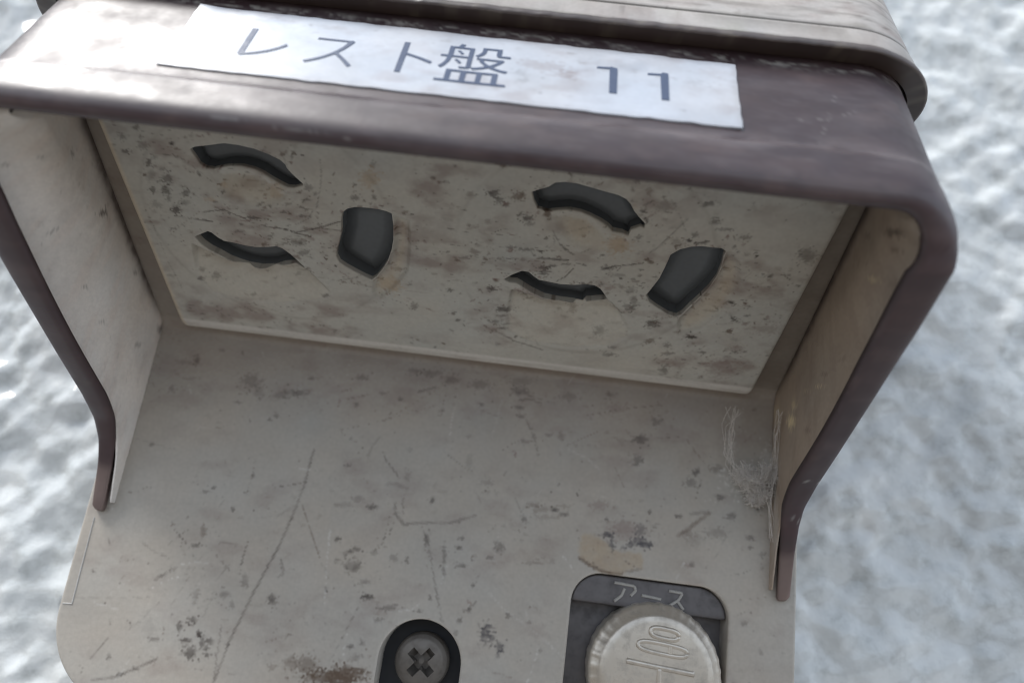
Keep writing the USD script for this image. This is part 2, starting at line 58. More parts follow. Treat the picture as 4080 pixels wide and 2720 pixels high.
PLATE=[["l",[[-24.35,15.22],[-24.71,9.07],[-25.69,3.49],[-26.95,-1.74],[-29.63,-9.73],[-31.92,-17.67],[-33.07,-24.52]],0.188,0.5,"D"],["l",[[-33.9,-15.79],[-33.44,-20.89],[-33.07,-24.52]],0.138,0.45,"D"],["l",[[-52.98,-26.59],[-49.19,-25.65],[-46.59,-24.06],[-43.29,-22.14]],0.2,0.5,"D"],["l",[[-54.37,-23.55],[-52.31,-20.02]],0.138,0.4,"D"],["l",[[-45.38,-6.2],[-48.22,-5.44],[-50.92,-4.28]],0.125,0.25,"D"],["l",[[-34.33,-2.93],[-34.44,-2.44],[-37.29,-2.68]],0.125,0.3,"D"],["l",[[-26.17,-4.14],[-25.2,-6.24],[-26.11,-6.85]],0.2,0.4,"D"],["l",[[-36.33,-8.88],[-34.92,-5.99]],0.113,0.25,"D"],["l",[[-28.49,2.88],[-26.01,5.0]],0.175,0.2,"D"],["l",[[-59.85,-14.54],[-47.02,-12.91]],0.1,0.18,"D"],["l",[[-37.22,-14.79],[-36.43,-10.6]],0.125,0.2,"D"],["b",[-38.86,-15.47],[0.75,0.09],[0.14,-0.56],0.7,"D"],["b",[-40.87,-16.68],[0.45,0.06],[0.25,-0.96],0.65,"D"],["b",[-39.32,-18.72],[0.89,0.11],[0.1,-0.41],0.75,"D"],["b",[-37.32,-17.53],[0.45,0.06],[0.1,-0.41],0.85,"D"],["b",[-36.51,-18.72],[0.44,0.06],[0.25,-1.04],0.6,"D"],["b",[-38.1,-20.55],[1.11,0.14],[0.21,-0.81],0.75,"D"],["b",[-35.18,-20.53],[0.49,0.06],[0.1,-0.41],0.75,"D"],["b",[-35.33,-18.33],[0.64,0.08],[0.08,-0.34],0.7,"D"],["b",[-35.58,-19.42],[0.45,0.06],[0.08,-0.31],0.6,"D"],["b",[-57.65,-9.99],[0.33,0.05],[0.09,-0.3],0.65,"D"],["b",[-51.26,-22.8],[0.37,0.04],[0.08,-0.3],0.55,"D"],["b",[-41.7,5.6],[0.68,0.09],[0.07,-0.27],0.5,"D"],["b",[-40.54,6.4],[0.31,0.04],[0.06,-0.25],0.5,"D"],["b",[-41.3,-3.56],[0.66,0.08],[0.07,-0.32],0.6,"D"],["b",[-34.23,9.44],[0.34,0.04],[0.06,-0.28],0.6,"D"],["b",[-36.26,3.05],[0.32,0.04],[0.09,-0.35],0.6,"D"],["b",[-17.58,-7.96],[0.33,0.04],[0.06,-0.29],0.7,"D"],["b",[-39.31,-11.57],[0.55,0.07],[0.29,-1.17],0.3,"D"],["b",[-34.56,-10.84],[1.01,0.12],[0.11,-0.47],0.4,"D"],["b",[-17.18,0.63],[0.47,0.06],[0.07,-0.34],0.4,"D"],["b",[-31.52,-8.27],[0.55,0.07],[0.22,-0.95],0.35,"D"],["b",[-44.31,-19.24],[0.99,0.13],[0.07,-0.27],0.4,"D"],["b",[-46.36,-23.96],[0.44,0.05],[0.07,-0.27],0.6,"D"],["b",[-48.7,-25.13],[0.39,0.05],[0.07,-0.27],0.55,"D"],["b",[-32.91,-12.33],[0.4,0.06],[0.14,-0.6],0.35,"D"],["b",[-33.85,-20.25],[0.25,0.03],[0.08,-0.31],0.5,"D"],["b",[-32.1,-18.51],[0.35,0.04],[0.05,-0.23],0.5,"D"],["b",[-15.19,-1.5],[1.02,0.13],[0.06,-0.34],0.3,"D"],["b",[-45.85,-17.31],[1.0,0.13],[0.37,-1.37],0.12,"D"],["b",[-44.16,-7.9],[0.46,0.05],[0.13,-0.48],0.25,"D"],["b",[-20.99,-20.0],[1.35,0.17],[0.21,-1.01],0.45,"N"],["b",[-18.24,-19.89],[1.72,0.22],[0.28,-1.34],0.55,"N"],["b",[-15.65,-21.51],[3.18,0.4],[0.18,-0.89],0.7,"N"],["b",[-11.84,-20.45],[1.96,0.24],[0.25,-1.34],0.7,"N"],["b",[-24.04,-21.08],[0.74,0.09],[0.1,-0.45],0.3,"N"],["b",[-11.7,-20.67],[3.18,0.41],[0.19,-1.0],0.7,"N"],["b",[-13.29,-21.55],[2.94,0.37],[0.18,-0.89],0.7,"N"],["b",[-9.62,-19.71],[1.47,0.18],[0.12,-0.68],0.4,"N"],["b",[17.28,9.97],[1.56,0.2],[0.07,-0.61],0.35,"N"],["b",[15.89,10.57],[1.09,0.14],[0.06,-0.46],0.45,"N"],["b",[20.6,10.91],[1.56,0.19],[0.02,-0.21],0.25,"N"],["b",[18.73,8.74],[2.07,0.26],[0.04,-0.3],0.25,"N"],["b",[27.33,12.02],[1.43,0.18],[0.05,-0.56],0.4,"P"],["b",[32.92,7.87],[3.34,0.42],[0.12,-1.5],0.3,"P"],["b",[31.78,8.99],[1.55,0.2],[0.09,-1.0],0.25,"P"],["l",[[-11.85,15.73],[-8.28,12.2]],0.113,0.4,"D"],["l",[[-8.32,7.76],[-8.02,5.99],[-6.17,4.43],[-3.11,5.08],[1.79,5.7],[6.01,7.51]],0.213,0.4,"D"],["l",[[-2.66,3.86],[-1.36,1.5],[0.33,-3.49],[1.52,-6.99],[2.82,-10.42]],0.138,0.4,"D"],["l",[[7.9,-2.29],[7.6,-3.79]],0.125,0.3,"D"],["l",[[-6.67,10.57],[-8.63,11.1],[-10.2,10.9]],0.301,0.3,"D"],["l",[[6.68,-8.14],[8.0,-6.65]],0.15,0.4,"D"],["l",[[10.06,-4.94],[12.64,-7.03],[18.59,-10.08],[23.73,-13.4]],0.113,0.22,"L"],["b",[-1.9,2.44],[0.33,0.04],[0.17,-1.11],0.6,"D"],["b",[-12.11,6.63],[0.93,0.12],[0.08,-0.45],0.65,"D"],["b",[-1.92,9.22],[0.39,0.04],[0.07,-0.46],0.7,"D"],["b",[-13.67,-0.68],[0.82,0.1],[0.06,-0.35],0.6,"D"],["b",[-14.48,-1.29],[0.57,0.08],[0.04,-0.19],0.55,"D"],["b",[1.59,0.13],[0.28,0.03],[0.22,-1.46],0.45,"D"],["b",[1.98,-2.42],[0.28,0.03],[0.15,-0.97],0.45,"D"],["b",[10.84,2.8],[0.76,0.1],[0.1,-0.79],0.45,"D"],["b",[9.54,0.84],[0.51,0.06],[0.04,-0.3],0.4,"D"],["b",[3.81,1.78],[0.39,0.05],[0.04,-0.24],0.6,"D"],["b",[4.11,3.33],[0.51,0.07],[0.04,-0.3],0.5,"D"],["b",[4.88,-1.07],[0.66,0.09],[0.05,-0.31],0.5,"D"],["b",[-14.04,-3.59],[1.22,0.15],[0.17,-0.92],0.4,"D"],["b",[-12.98,-3.7],[0.51,0.06],[0.13,-0.73],0.4,"D"],["b",[-6.88,-1.44],[0.72,0.09],[0.1,-0.54],0.35,"D"],["b",[-4.69,-1.29],[0.33,0.04],[0.08,-0.49],0.5,"D"],["b",[-10.21,-8.24],[0.76,0.1],[0.08,-0.42],0.7,"D"],["b",[-10.65,-7.93],[0.41,0.05],[0.08,-0.43],0.5,"D"],["b",[-6.65,-9.47],[1.5,0.19],[0.06,-0.33],0.5,"D"],["b",[-7.82,-11.53],[0.75,0.09],[0.05,-0.28],0.4,"D"],["b",[-1.31,-9.28],[0.65,0.09],[0.04,-0.25],0.45,"D"],["b",[6.19,-8.32],[0.28,0.03],[0.04,-0.24],0.65,"D"],["b",[7.07,-8.21],[0.33,0.04],[0.04,-0.26],0.6,"D"],["b",[5.79,-9.93],[0.35,0.05],[0.05,-0.32],0.6,"D"],["b",[-11.65,-16.27],[0.49,0.07],[0.06,-0.31],0.6,"D"],["b",[0.23,-6.92],[0.3,0.04],[0.05,-0.3],0.6,"D"],["b",[7.27,-4.2],[0.27,0.03],[0.03,-0.24],0.6,"D"],["b",[13.68,-8.21],[0.35,0.04],[0.04,-0.33],0.5,"D"],["b",[17.04,0.85],[1.53,0.19],[0.03,-0.25],0.3,"D"],["b",[14.38,7.81],[0.47,0.06],[0.06,-0.46],0.5,"D"],["b",[19.5,10.12],[0.57,0.07],[0.03,-0.3],0.75,"D"],["b",[21.27,9.58],[0.88,0.11],[0.02,-0.26],0.55,"D"],["b",[33.19,20.77],[0.85,0.11],[0.05,-0.58],0.5,"D"],["b",[36.0,11.83],[0.39,0.05],[0.02,-0.31],0.6,"D"],["b",[28.72,9.75],[0.28,0.04],[0.02,-0.25],0.6,"D"],["b",[-17.18,0.5],[0.51,0.07],[0.06,-0.29],0.5,"D"],["b",[-16.65,-2.93],[0.72,0.09],[0.05,-0.24],0.4,"D"],["b",[-11.16,-5.81],[0.75,0.1],[0.06,-0.38],0.4,"D"],["b",[-17.62,13.27],[0.47,0.06],[0.06,-0.31],0.5,"D"],["b",[3.65,16.63],[0.63,0.08],[0.15,-1.05],0.2,"D"],["b",[7.05,13.35],[1.05,0.14],[0.07,-0.51],0.25,"D"],["b",[-17.12,6.38],[1.56,0.2],[0.1,-0.5],0.2,"D"],["b",[-15.1,7.67],[0.78,0.1],[0.13,-0.65],0.3,"D"],["b",[-6.88,12.64],[0.53,0.07],[0.13,-0.77],0.25,"D"],["b",[-10.49,-0.9],[0.76,0.09],[0.06,-0.35],0.35,"D"],["b",[19.67,-12.87],[0.3,0.03],[0.03,-0.28],0.4,"D"],["b",[17.42,-8.69],[0.34,0.04],[0.03,-0.28],0.35,"D"],["b",[5.44,-11.87],[0.4,0.05],[0.05,-0.32],0.4,"D"],["b",[-9.93,-15.34],[0.45,0.05],[0.09,-0.46],0.35,"D"],["b",[-10.49,-17.75],[0.74,0.1],[0.08,-0.45],0.3,"D"],["b",[37.22,9.43],[0.57,0.07],[0.02,-0.3],0.4,"D"],["b",[33.26,19.85],[0.53,0.07],[0.04,-0.42],0.5,"D"],["b",[10.21,-11.61],[0.79,0.1],[0.19,-1.39],0.45,"G"],["b",[10.55,-10.39],[0.94,0.12],[0.05,-0.37],0.6,"G"],["b",[11.51,-11.92],[0.5,0.06],[0.11,-0.83],0.6,"G"],["b",[10.8,-11.3],[0.35,0.04],[0.08,-0.61],0.7,"G"],["b",[12.92,-13.03],[0.69,0.09],[0.08,-0.6],0.65,"G"],["b",[12.81,-14.09],[0.29,0.03],[0.06,-0.51],0.75,"G"],["b",[9.9,-11.18],[0.35,0.04],[0.13,-0.93],0.5,"G"],["b",[29.08,7.18],[1.13,0.14],[0.03,-0.33],0.75,"G"],["b",[30.06,5.49],[0.44,0.05],[0.1,-1.09],0.7,"G"],["b",[34.57,6.69],[1.54,0.19],[0.06,-0.7],0.55,"G"],["b",[35.89,6.35],[1.13,0.15],[0.05,-0.59],0.8,"G"],["b",[34.81,8.61],[0.77,0.1],[0.08,-1.0],0.45,"G"],["b",[33.08,5.87],[0.47,0.06],[0.04,-0.44],0.55,"G"],["b",[32.09,5.37],[0.31,0.04],[0.03,-0.35],0.55,"G"],["l",[[24.72,2.69],[26.22,1.89],[28.08,1.26],[30.17,0.83],[32.08,0.98]],0.25,0.75,"N"],["l",[[32.68,1.47],[34.19,1.79],[35.44,2.19]],0.175,0.4,"N"],["l",[[-7.36,27.98],[-4.5,29.18]],0.188,0.5,"D"],["l",[[14.19,22.69],[14.88,21.42],[15.69,19.1]],0.163,0.4,"D"],["l",[[12.79,25.25],[14.78,22.22]],0.138,0.35,"D"],["l",[[-12.97,18.97],[-14.02,17.22],[-14.48,15.28]],0.213,0.3,"D"],["l",[[10.99,28.76],[13.14,29.17],[15.13,28.59]],0.15,0.45,"D"],["l",[[28.61,24.24],[30.01,23.61],[31.87,23.84]],0.15,0.3,"D"],["b",[10.79,30.41],[1.49,0.19],[0.09,-0.77],0.5,"D"],["b",[11.15,27.47],[0.87,0.11],[0.05,-0.35],0.55,"D"],["b",[11.64,25.79],[0.64,0.08],[0.04,-0.36],0.55,"D"],["b",[35.87,27.89],[0.7,0.09],[0.05,-0.7],0.5,"D"],["b",[33.58,24.33],[1.12,0.14],[0.05,-0.7],0.6,"D"],["b",[4.35,27.08],[0.38,0.05],[0.05,-0.38],0.6,"D"],["b",[-10.38,26.19],[0.54,0.07],[0.06,-0.35],0.5,"D"],["b",[-18.31,24.21],[0.38,0.05],[0.06,-0.33],0.5,"D"],["b",[-18.14,29.29],[1.09,0.14],[0.09,-0.5],0.5,"D"],["b",[-5.71,31.58],[1.36,0.17],[0.09,-0.61],0.45,"D"],["b",[-1.73,30.95],[1.09,0.14],[0.12,-0.78],0.5,"D"],["b",[-8.81,31.76],[1.1,0.14],[0.08,-0.45],0.45,"D"],["b",[3.56,30.77],[1.64,0.21],[0.12,-0.83],0.4,"D"],["b",[10.84,32.26],[2.17,0.27],[0.08,-0.7],0.3,"D"],["b",[19.84,30.58],[1.35,0.17],[0.07,-0.69],0.3,"D"],["b",[28.69,29.47],[1.61,0.2],[0.07,-0.82],0.35,"P"],["b",[27.39,31.82],[0.81,0.1],[0.05,-0.56],0.4,"D"],["b",[-13.82,26.88],[0.55,0.07],[0.05,-0.28],0.4,"D"],["b",[2.76,20.97],[0.48,0.06],[0.04,-0.27],0.3,"D"],["b",[13.0,21.32],[0.8,0.1],[0.04,-0.32],0.4,"D"],["b",[17.12,23.06],[0.48,0.06],[0.03,-0.24],0.4,"D"],["b",[-7.24,17.27],[0.53,0.06],[0.06,-0.37],0.2,"D"],["b",[-2.54,25.37],[0.33,0.05],[0.06,-0.38],0.3,"D"],["b",[-49.03,28.67],[0.55,0.07],[0.18,-0.72],0.65,"D"],["b",[-52.35,22.84],[0.6,0.07],[0.19,-0.71],0.35,"D"],["b",[-38.27,26.04],[1.63,0.2],[0.25,-1.1],0.4,"D"],["b",[-29.37,24.91],[1.63,0.2],[0.12,-0.55],0.5,"D"],["b",[-32.29,24.26],[1.62,0.2],[0.12,-0.55],0.35,"D"],["b",[-36.48,24.29],[1.09,0.13],[0.25,-1.09],0.25,"D"],["b",[-39.83,21.9],[0.59,0.08],[0.07,-0.3],0.45,"D"],["b",[-32.28,20.36],[0.4,0.05],[0.08,-0.37],0.5,"D"],["b",[-33.34,19.54],[0.29,0.03],[0.06,-0.27],0.5,"D"],["b",[-53.35,12.37],[0.4,0.05],[0.07,-0.27],0.55,"D"],["b",[-44.83,31.23],[0.44,0.05],[0.06,-0.28],0.4,"D"],["b",[-49.3,25.21],[1.37,0.17],[0.06,-0.22],0.25,"D"],["b",[-27.25,28.14],[0.55,0.07],[0.06,-0.28],0.4,"D"],["b",[-51.12,27.98],[1.09,0.13],[0.08,-0.34],0.25,"D"],["l",[[41.39,8.56],[42.87,9.76],[44.35,11.1],[46.46,13.03]],0.301,0.5,"N"],["l",[[43.23,12.49],[46.32,13.19]],0.25,0.4,"D"],["l",[[56.27,11.34],[58.37,9.83]],0.113,0.35,"D"],["b",[43.85,19.86],[0.68,0.09],[0.03,-0.52],0.7,"D"],["b",[42.91,17.9],[1.1,0.14],[0.04,-0.68],0.45,"D"],["b",[48.27,15.97],[0.84,0.1],[0.03,-0.47],0.6,"D"],["b",[50.23,13.12],[0.83,0.1],[0.03,-0.51],0.5,"D"],["b",[41.18,11.84],[0.52,0.07],[0.02,-0.3],0.6,"D"],["b",[48.06,9.79],[1.8,0.23],[0.03,-0.76],0.3,"D"],["b",[53.74,9.75],[0.77,0.1],[0.01,-0.38],0.5,"D"],["b",[53.8,8.25],[0.41,0.05],[0.01,-0.33],0.55,"D"],["b",[54.86,14.73],[0.83,0.11],[0.01,-0.46],0.8,"D"],["b",[43.99,4.02],[0.33,0.04],[0.02,-0.25],0.5,"D"],["b",[53.27,-4.38],[0.5,0.07],[0.02,-0.47],0.4,"D"],["b",[47.51,20.86],[1.31,0.16],[0.03,-0.63],0.4,"D"],["b",[44.26,8.3],[1.54,0.19],[0.05,-1.0],0.15,"D"],["b",[42.91,9.14],[1.03,0.13],[0.05,-0.76],0.3,"N"],["b",[56.16,-8.59],[0.4,0.05],[0.02,-0.42],0.3,"D"],["b",[55.89,7.26],[0.76,0.1],[0.0,-0.29],0.35,"D"],["b",[52.83,19.95],[3.15,0.4],[0.08,-2.09],0.75,"L"],["b",[54.53,16.5],[1.57,0.2],[0.07,-1.8],0.6,"L"],["b",[56.45,22.26],[1.31,0.16],[0.09,-2.9],0.55,"L"],["b",[49.44,24.99],[0.79,0.1],[0.14,-3.2],0.55,"L"],["b",[50.56,30.03],[1.07,0.14],[0.07,-1.64],0.35,"L"]]
RESIDUE=[[24.59,6.56],[24.43,4.27],[24.73,2.57],[26.25,1.52],[28.1,1.01],[30.18,0.74],[32.21,0.92],[33.94,1.71],[35.68,2.35],[35.69,3.96],[35.23,4.89],[33.69,4.82],[32.42,4.54],[31.12,4.62],[29.78,5.2],[28.66,6.07],[27.82,6.72],[25.98,6.99]]
RSKIRT=[["b",[48.22,43.53],[-0.7,1.55],[-0.46,-0.01],0.7,"D"],["b",[44.33,49.87],[-0.21,0.47],[-0.77,-0.04],0.5,"D"],["b",[46.15,42.68],[-0.27,0.63],[-0.3,-0.01],0.5,"D"],["b",[38.33,40.86],[-0.48,1.43],[-0.73,-0.01],0.45,"D"],["b",[37.84,39.2],[-0.79,2.44],[-1.04,-0.02],0.2,"D"],["b",[35.3,39.36],[-0.22,0.74],[-0.49,-0.01],0.4,"D"],["b",[33.38,29.58],[-0.23,0.89],[-0.4,0.0],0.35,"D"],["b",[34.32,21.56],[-0.25,1.03],[-0.24,0.01],0.4,"D"],["b",[50.43,37.22],[-0.32,0.72],[-0.46,0.0],0.35,"D"],["b",[35.51,27.01],[-0.19,0.73],[-0.32,0.01],0.25,"D"],["b",[26.32,16.2],[-0.14,0.86],[-0.33,0.01],0.3,"D"],["b",[41.96,40.12],[-0.31,0.82],[-1.05,-0.02],0.15,"D"],["b",[28.99,9.2],[-0.27,1.52],[-1.08,0.07],0.85,"C"],["b",[31.77,10.07],[-0.21,1.1],[-0.77,0.05],0.5,"C"],["b",[31.94,1.65],[-0.38,2.03],[-1.66,0.14],0.3,"C"],["b",[32.82,19.57],[-0.29,1.29],[-0.12,0.0],0.6,"C"],["b",[44.15,36.92],[-0.34,0.88],[-0.44,-0.01],0.35,"C"],["b",[32.9,15.6],[-0.2,0.89],[-0.1,0.01],0.4,"C"],["b",[21.45,0.97],[-0.24,2.3],[-3.67,0.31],0.4,"L"],["b",[12.38,2.49],[-0.06,1.48],[-4.95,0.41],0.35,"L"]]
LSKIRT=[["b",[28.79,6.44],[0.21,-0.75],[-0.29,-0.15],0.7,"D"],["b",[33.61,0.47],[0.26,-0.84],[-0.55,-0.31],0.7,"D"],["b",[39.86,13.25],[0.28,-0.7],[-0.32,-0.17],0.5,"D"],["b",[33.56,22.61],[0.14,-0.37],[-0.12,-0.07],0.5,"D"],["b",[29.64,16.73],[0.16,-0.49],[-0.18,-0.1],0.4,"D"],["b",[33.5,34.39],[0.15,-0.36],[-0.15,-0.08],0.3,"D"],["b",[45.02,26.35],[0.38,-0.78],[-0.34,-0.17],0.7,"D"],["b",[44.28,27.07],[0.24,-0.49],[-0.16,-0.09],0.5,"D"],["b",[49.2,37.09],[0.17,-0.29],[-0.42,-0.21],0.5,"D"],["b",[43.43,43.0],[0.21,-0.36],[-0.21,-0.1],0.35,"D"],["b",[40.28,41.95],[0.13,-0.26],[-0.22,-0.1],0.3,"D"],["b",[46.1,40.96],[0.19,-0.32],[-0.18,-0.09],0.3,"D"],["l",[[37.84,32.51],[39.49,31.8]],0.125,0.4,"D"]]
FRONT=[["l",[[-40.35,25.67],[-40.33,20.16],[-40.4,10.87]],0.175,0.35,"D"]]
GLYPHS={"レ":[[[[-0.268,-0.33],[-0.269,0.35],[-0.182,0.35],[-0.187,0.326],[-0.183,-0.304],[-0.148,-0.3],[-0.038,-0.259],[0.133,-0.169],[0.279,-0.059],[0.329,-0.008],[0.356,0.03],[0.369,0.025],[0.394,-0.015],[0.344,-0.07],[0.244,-0.155],[0.154,-0.215],[0.019,-0.285],[-0.081,-0.325],[-0.187,-0.356],[-0.211,-0.37],[-0.224,-0.37]]]],"ス":[[[[-0.374,-0.34],[-0.287,-0.299],[-0.172,-0.224],[-0.086,-0.153],[0.014,-0.053],[0.069,0.017],[0.13,0.113],[0.176,0.219],[0.171,0.265],[-0.276,0.265],[-0.313,0.26],[-0.313,0.31],[-0.271,0.305],[0.216,0.305],[0.249,0.315],[0.279,0.29],[0.284,0.285],[0.224,0.155],[0.169,0.06],[0.11,-0.018],[0.109,-0.061],[0.254,-0.2],[0.369,-0.325],[0.379,-0.34],[0.344,-0.375],[0.326,-0.38],[0.184,-0.212],[0.056,-0.09],[-0.071,-0.21],[-0.161,-0.28],[-0.246,-0.335],[-0.336,-0.38]]]],"ト":[[[[-0.163,-0.385],[-0.163,0.38],[-0.077,0.38],[-0.082,0.346],[-0.079,0.112],[0.149,0.035],[0.294,-0.025],[0.334,-0.045],[0.333,-0.05],[0.314,-0.095],[0.301,-0.095],[0.293,-0.086],[0.162,-0.026],[0.022,0.03],[-0.078,0.059],[-0.082,-0.341],[-0.077,-0.385]]]],"盤":[[[[-0.456,-0.094],[-0.416,-0.039],[-0.395,0.007],[-0.379,0.06],[-0.374,0.121],[-0.378,0.136],[-0.459,0.136],[-0.459,0.169],[-0.37,0.172],[-0.369,0.384],[-0.262,0.385],[-0.23,0.459],[-0.174,0.449],[-0.19,0.416],[-0.187,0.385],[-0.041,0.384],[-0.039,-0.064],[-0.051,-0.084],[-0.065,-0.094],[-0.11,-0.104],[-0.184,-0.104],[-0.194,-0.069],[-0.109,-0.066],[-0.1,-0.058],[-0.102,0.135],[-0.306,0.136],[-0.315,0.121],[-0.326,0.041],[-0.371,-0.069],[-0.415,-0.124],[-0.425,-0.124]],[[-0.301,0.351],[-0.306,0.336],[-0.303,0.17],[-0.101,0.171],[-0.102,0.35]]],[[[-0.036,-0.066],[0.042,-0.051],[0.127,-0.02],[0.131,-0.013],[0.129,0.014],[0.056,0.091],[0.054,0.099],[0.065,0.104],[0.064,0.129],[0.016,0.131],[0.02,0.192],[-0.01,0.223],[0.024,0.246],[0.06,0.302],[0.066,0.33],[0.066,0.419],[0.324,0.419],[0.326,0.266],[0.334,0.259],[0.449,0.264],[0.454,0.231],[0.445,0.226],[0.305,0.226],[0.29,0.231],[0.271,0.246],[0.261,0.276],[0.259,0.385],[0.134,0.386],[0.124,0.375],[0.119,0.306],[0.099,0.261],[0.055,0.211],[0.026,0.194],[0.024,0.17],[0.029,0.164],[0.36,0.164],[0.38,0.154],[0.369,0.126],[0.334,0.076],[0.27,0.011],[0.261,0.009],[0.259,-0.015],[0.268,-0.025],[0.363,-0.061],[0.445,-0.076],[0.424,-0.119],[0.305,-0.089],[0.225,-0.054],[0.196,-0.034],[0.1,-0.079],[0.01,-0.104],[-0.014,-0.104]],[[0.109,0.112],[0.116,0.091],[0.172,0.035],[0.201,0.019],[0.279,0.086],[0.29,0.102],[0.291,0.119],[0.286,0.131],[0.114,0.131]]],[[[-0.454,-0.414],[-0.454,-0.376],[-0.335,-0.373],[-0.334,-0.151],[0.334,-0.151],[0.335,-0.373],[0.454,-0.376],[0.454,-0.414]],[[0.129,-0.361],[0.134,-0.376],[0.264,-0.374],[0.263,-0.19],[0.131,-0.191]],[[-0.071,-0.361],[-0.066,-0.376],[0.064,-0.374],[0.063,-0.19],[-0.069,-0.191]],[[-0.266,-0.361],[-0.261,-0.376],[-0.141,-0.374],[-0.142,-0.19],[-0.264,-0.191]]],[[[-0.255,0.282],[-0.24,0.294],[-0.22,0.294],[-0.164,0.231],[-0.199,0.211],[-0.226,0.254]]],[[[-0.265,0.072],[-0.245,0.089],[-0.235,0.089],[-0.19,0.049],[-0.171,0.021],[-0.185,0.006],[-0.205,0.001],[-0.226,0.034]]]],"1":[[[[-0.045,-0.36],[0.06,-0.36],[0.055,0.36],[-0.02,0.375],[-0.05,0.335],[-0.235,0.315],[-0.235,0.275],[-0.055,0.285]]]],"ア":[[[[-0.373,0.285],[-0.373,0.335],[-0.316,0.325],[0.351,0.325],[0.384,0.33],[0.414,0.3],[0.344,0.195],[0.294,0.135],[0.204,0.045],[0.159,0.01],[0.151,0.01],[0.116,0.04],[0.164,0.077],[0.264,0.182],[0.305,0.244],[0.303,0.289],[-0.311,0.29],[-0.316,0.285]]],[[[-0.289,-0.36],[-0.262,-0.349],[-0.181,-0.294],[-0.136,-0.248],[-0.105,-0.203],[-0.075,-0.126],[-0.059,-0.052],[-0.053,0.15],[0.028,0.15],[0.028,0.039],[0.008,-0.096],[-0.017,-0.17],[-0.051,-0.235],[-0.111,-0.305],[-0.216,-0.38],[-0.249,-0.395]]]],"ー":[[[[-0.398,0.036],[-0.391,0.04],[-0.386,0.035],[0.386,0.035],[0.393,0.04],[0.393,-0.02],[0.356,-0.015],[-0.356,-0.015],[-0.398,-0.02]]]]}

# ---------------------------------------------------------------- helpers
used = {}
def path_of(name, parent=None):
    base = (str(parent.GetPath()) if parent else '/World') + '/' + name
    n = used.get(base, 0); used[base] = n + 1
    return base if n == 0 else f'{base}_{n:03d}'
def tag(o, label=None, cat=None, group=None, kind=None):
    p = o.GetPrim() if hasattr(o, 'GetPrim') else o
    for k, v in (('label', label), ('category', cat), ('group', group), ('kind', kind)):
        if v: p.SetCustomDataByKey(k, v)
    return p
def normals_of(v, f):
    n = np.zeros_like(v); c = np.cross(v[f[:, 1]] - v[f[:, 0]], v[f[:, 2]] - v[f[:, 0]])
    for k in range(3): np.add.at(n, f[:, k], c)
    return n / np.maximum(np.linalg.norm(n, axis=1, keepdims=True), 1e-12)
def obj(name, v, f, mat, parent=None, paint=None, smooth=True, label=None):
    """v in millimetres (X, d outward, z)."""
    v = np.asarray(v, float); f = np.asarray(f, int)
    w = np.stack([v[:, 0], -v[:, 1], v[:, 2]], 1) * MM
    path = path_of(name, parent)
    m = UsdGeom.Mesh.Define(stage, path)
    m.CreatePointsAttr(Vt.Vec3fArray.FromNumpy(w.astype(np.float32)))
    m.CreateFaceVertexCountsAttr(Vt.IntArray.FromNumpy(np.full(len(f), 3, np.int32)))
    m.CreateFaceVertexIndicesAttr(Vt.IntArray.FromNumpy(f.astype(np.int32).ravel()))
    m.CreateSubdivisionSchemeAttr('none')
    if smooth:
        m.CreateNormalsAttr(Vt.Vec3fArray.FromNumpy(normals_of(w * 1e3, f).astype(np.float32))); m.SetNormalsInterpolation('vertex')
    if paint is not None:
        pv = UsdGeom.PrimvarsAPI(m).CreatePrimvar('paint', Sdf.ValueTypeNames.Color3fArray, 'vertex')
        pv.Set(Vt.Vec3fArray.FromNumpy(np.asarray(paint, np.float32)))
    UsdShade.MaterialBindingAPI.Apply(m.GetPrim()).Bind(mat)
    if label: tag(m, label)
    return m.GetPrim()

def rings_of(poly):
    poly = shapely.geometry.polygon.orient(poly, 1.0)
    return [np.array(r.coords)[:-1] for r in (poly.exterior, *poly.interiors)]
def resample(ring, h):
    out = []
    for a, b in zip(ring, np.roll(ring, -1, 0)):
        n = max(1, int(math.ceil(np.hypot(*(b - a)) / h)))
        out += [a + (b - a) * k / n for k in range(n)]
    return np.array(out)
def sheet(poly, h):
    rings = [resample(r, h * .9) for r in rings_of(poly)]
    x0, y0, x1, y1 = poly.bounds
    gx, gy = np.meshgrid(np.arange(x0, x1, h), np.arange(y0, y1, h * .87))
    gx = gx + (np.arange(gy.shape[0]) % 2)[:, None] * h / 2
    g = np.stack([gx.ravel(), gy.ravel()], 1) + rng.normal(0, h * .02, (gx.size, 2))
    inner = poly.buffer(-h * .55)
    if not inner.is_empty: g = g[shapely.contains_xy(inner, g[:, 0], g[:, 1])]
    else: g = g[:0]
    pts = np.vstack(rings + [g]); idx, at = [], 0
    for r in rings: idx.append(np.arange(at, at + len(r))); at += len(r)
    t = Delaunay(pts).simplices
    c = pts[t].mean(1); t = t[shapely.contains_xy(poly, c[:, 0], c[:, 1])]
    a = pts[t]; s = (a[:, 1, 0] - a[:, 0, 0]) * (a[:, 2, 1] - a[:, 0, 1]) - (a[:, 1, 1] - a[:, 0, 1]) * (a[:, 2, 0] - a[:, 0, 0])
    t[s < 0] = t[s < 0][:, [0, 2, 1]]
    return pts, t[np.abs(s) > 1e-9], idx
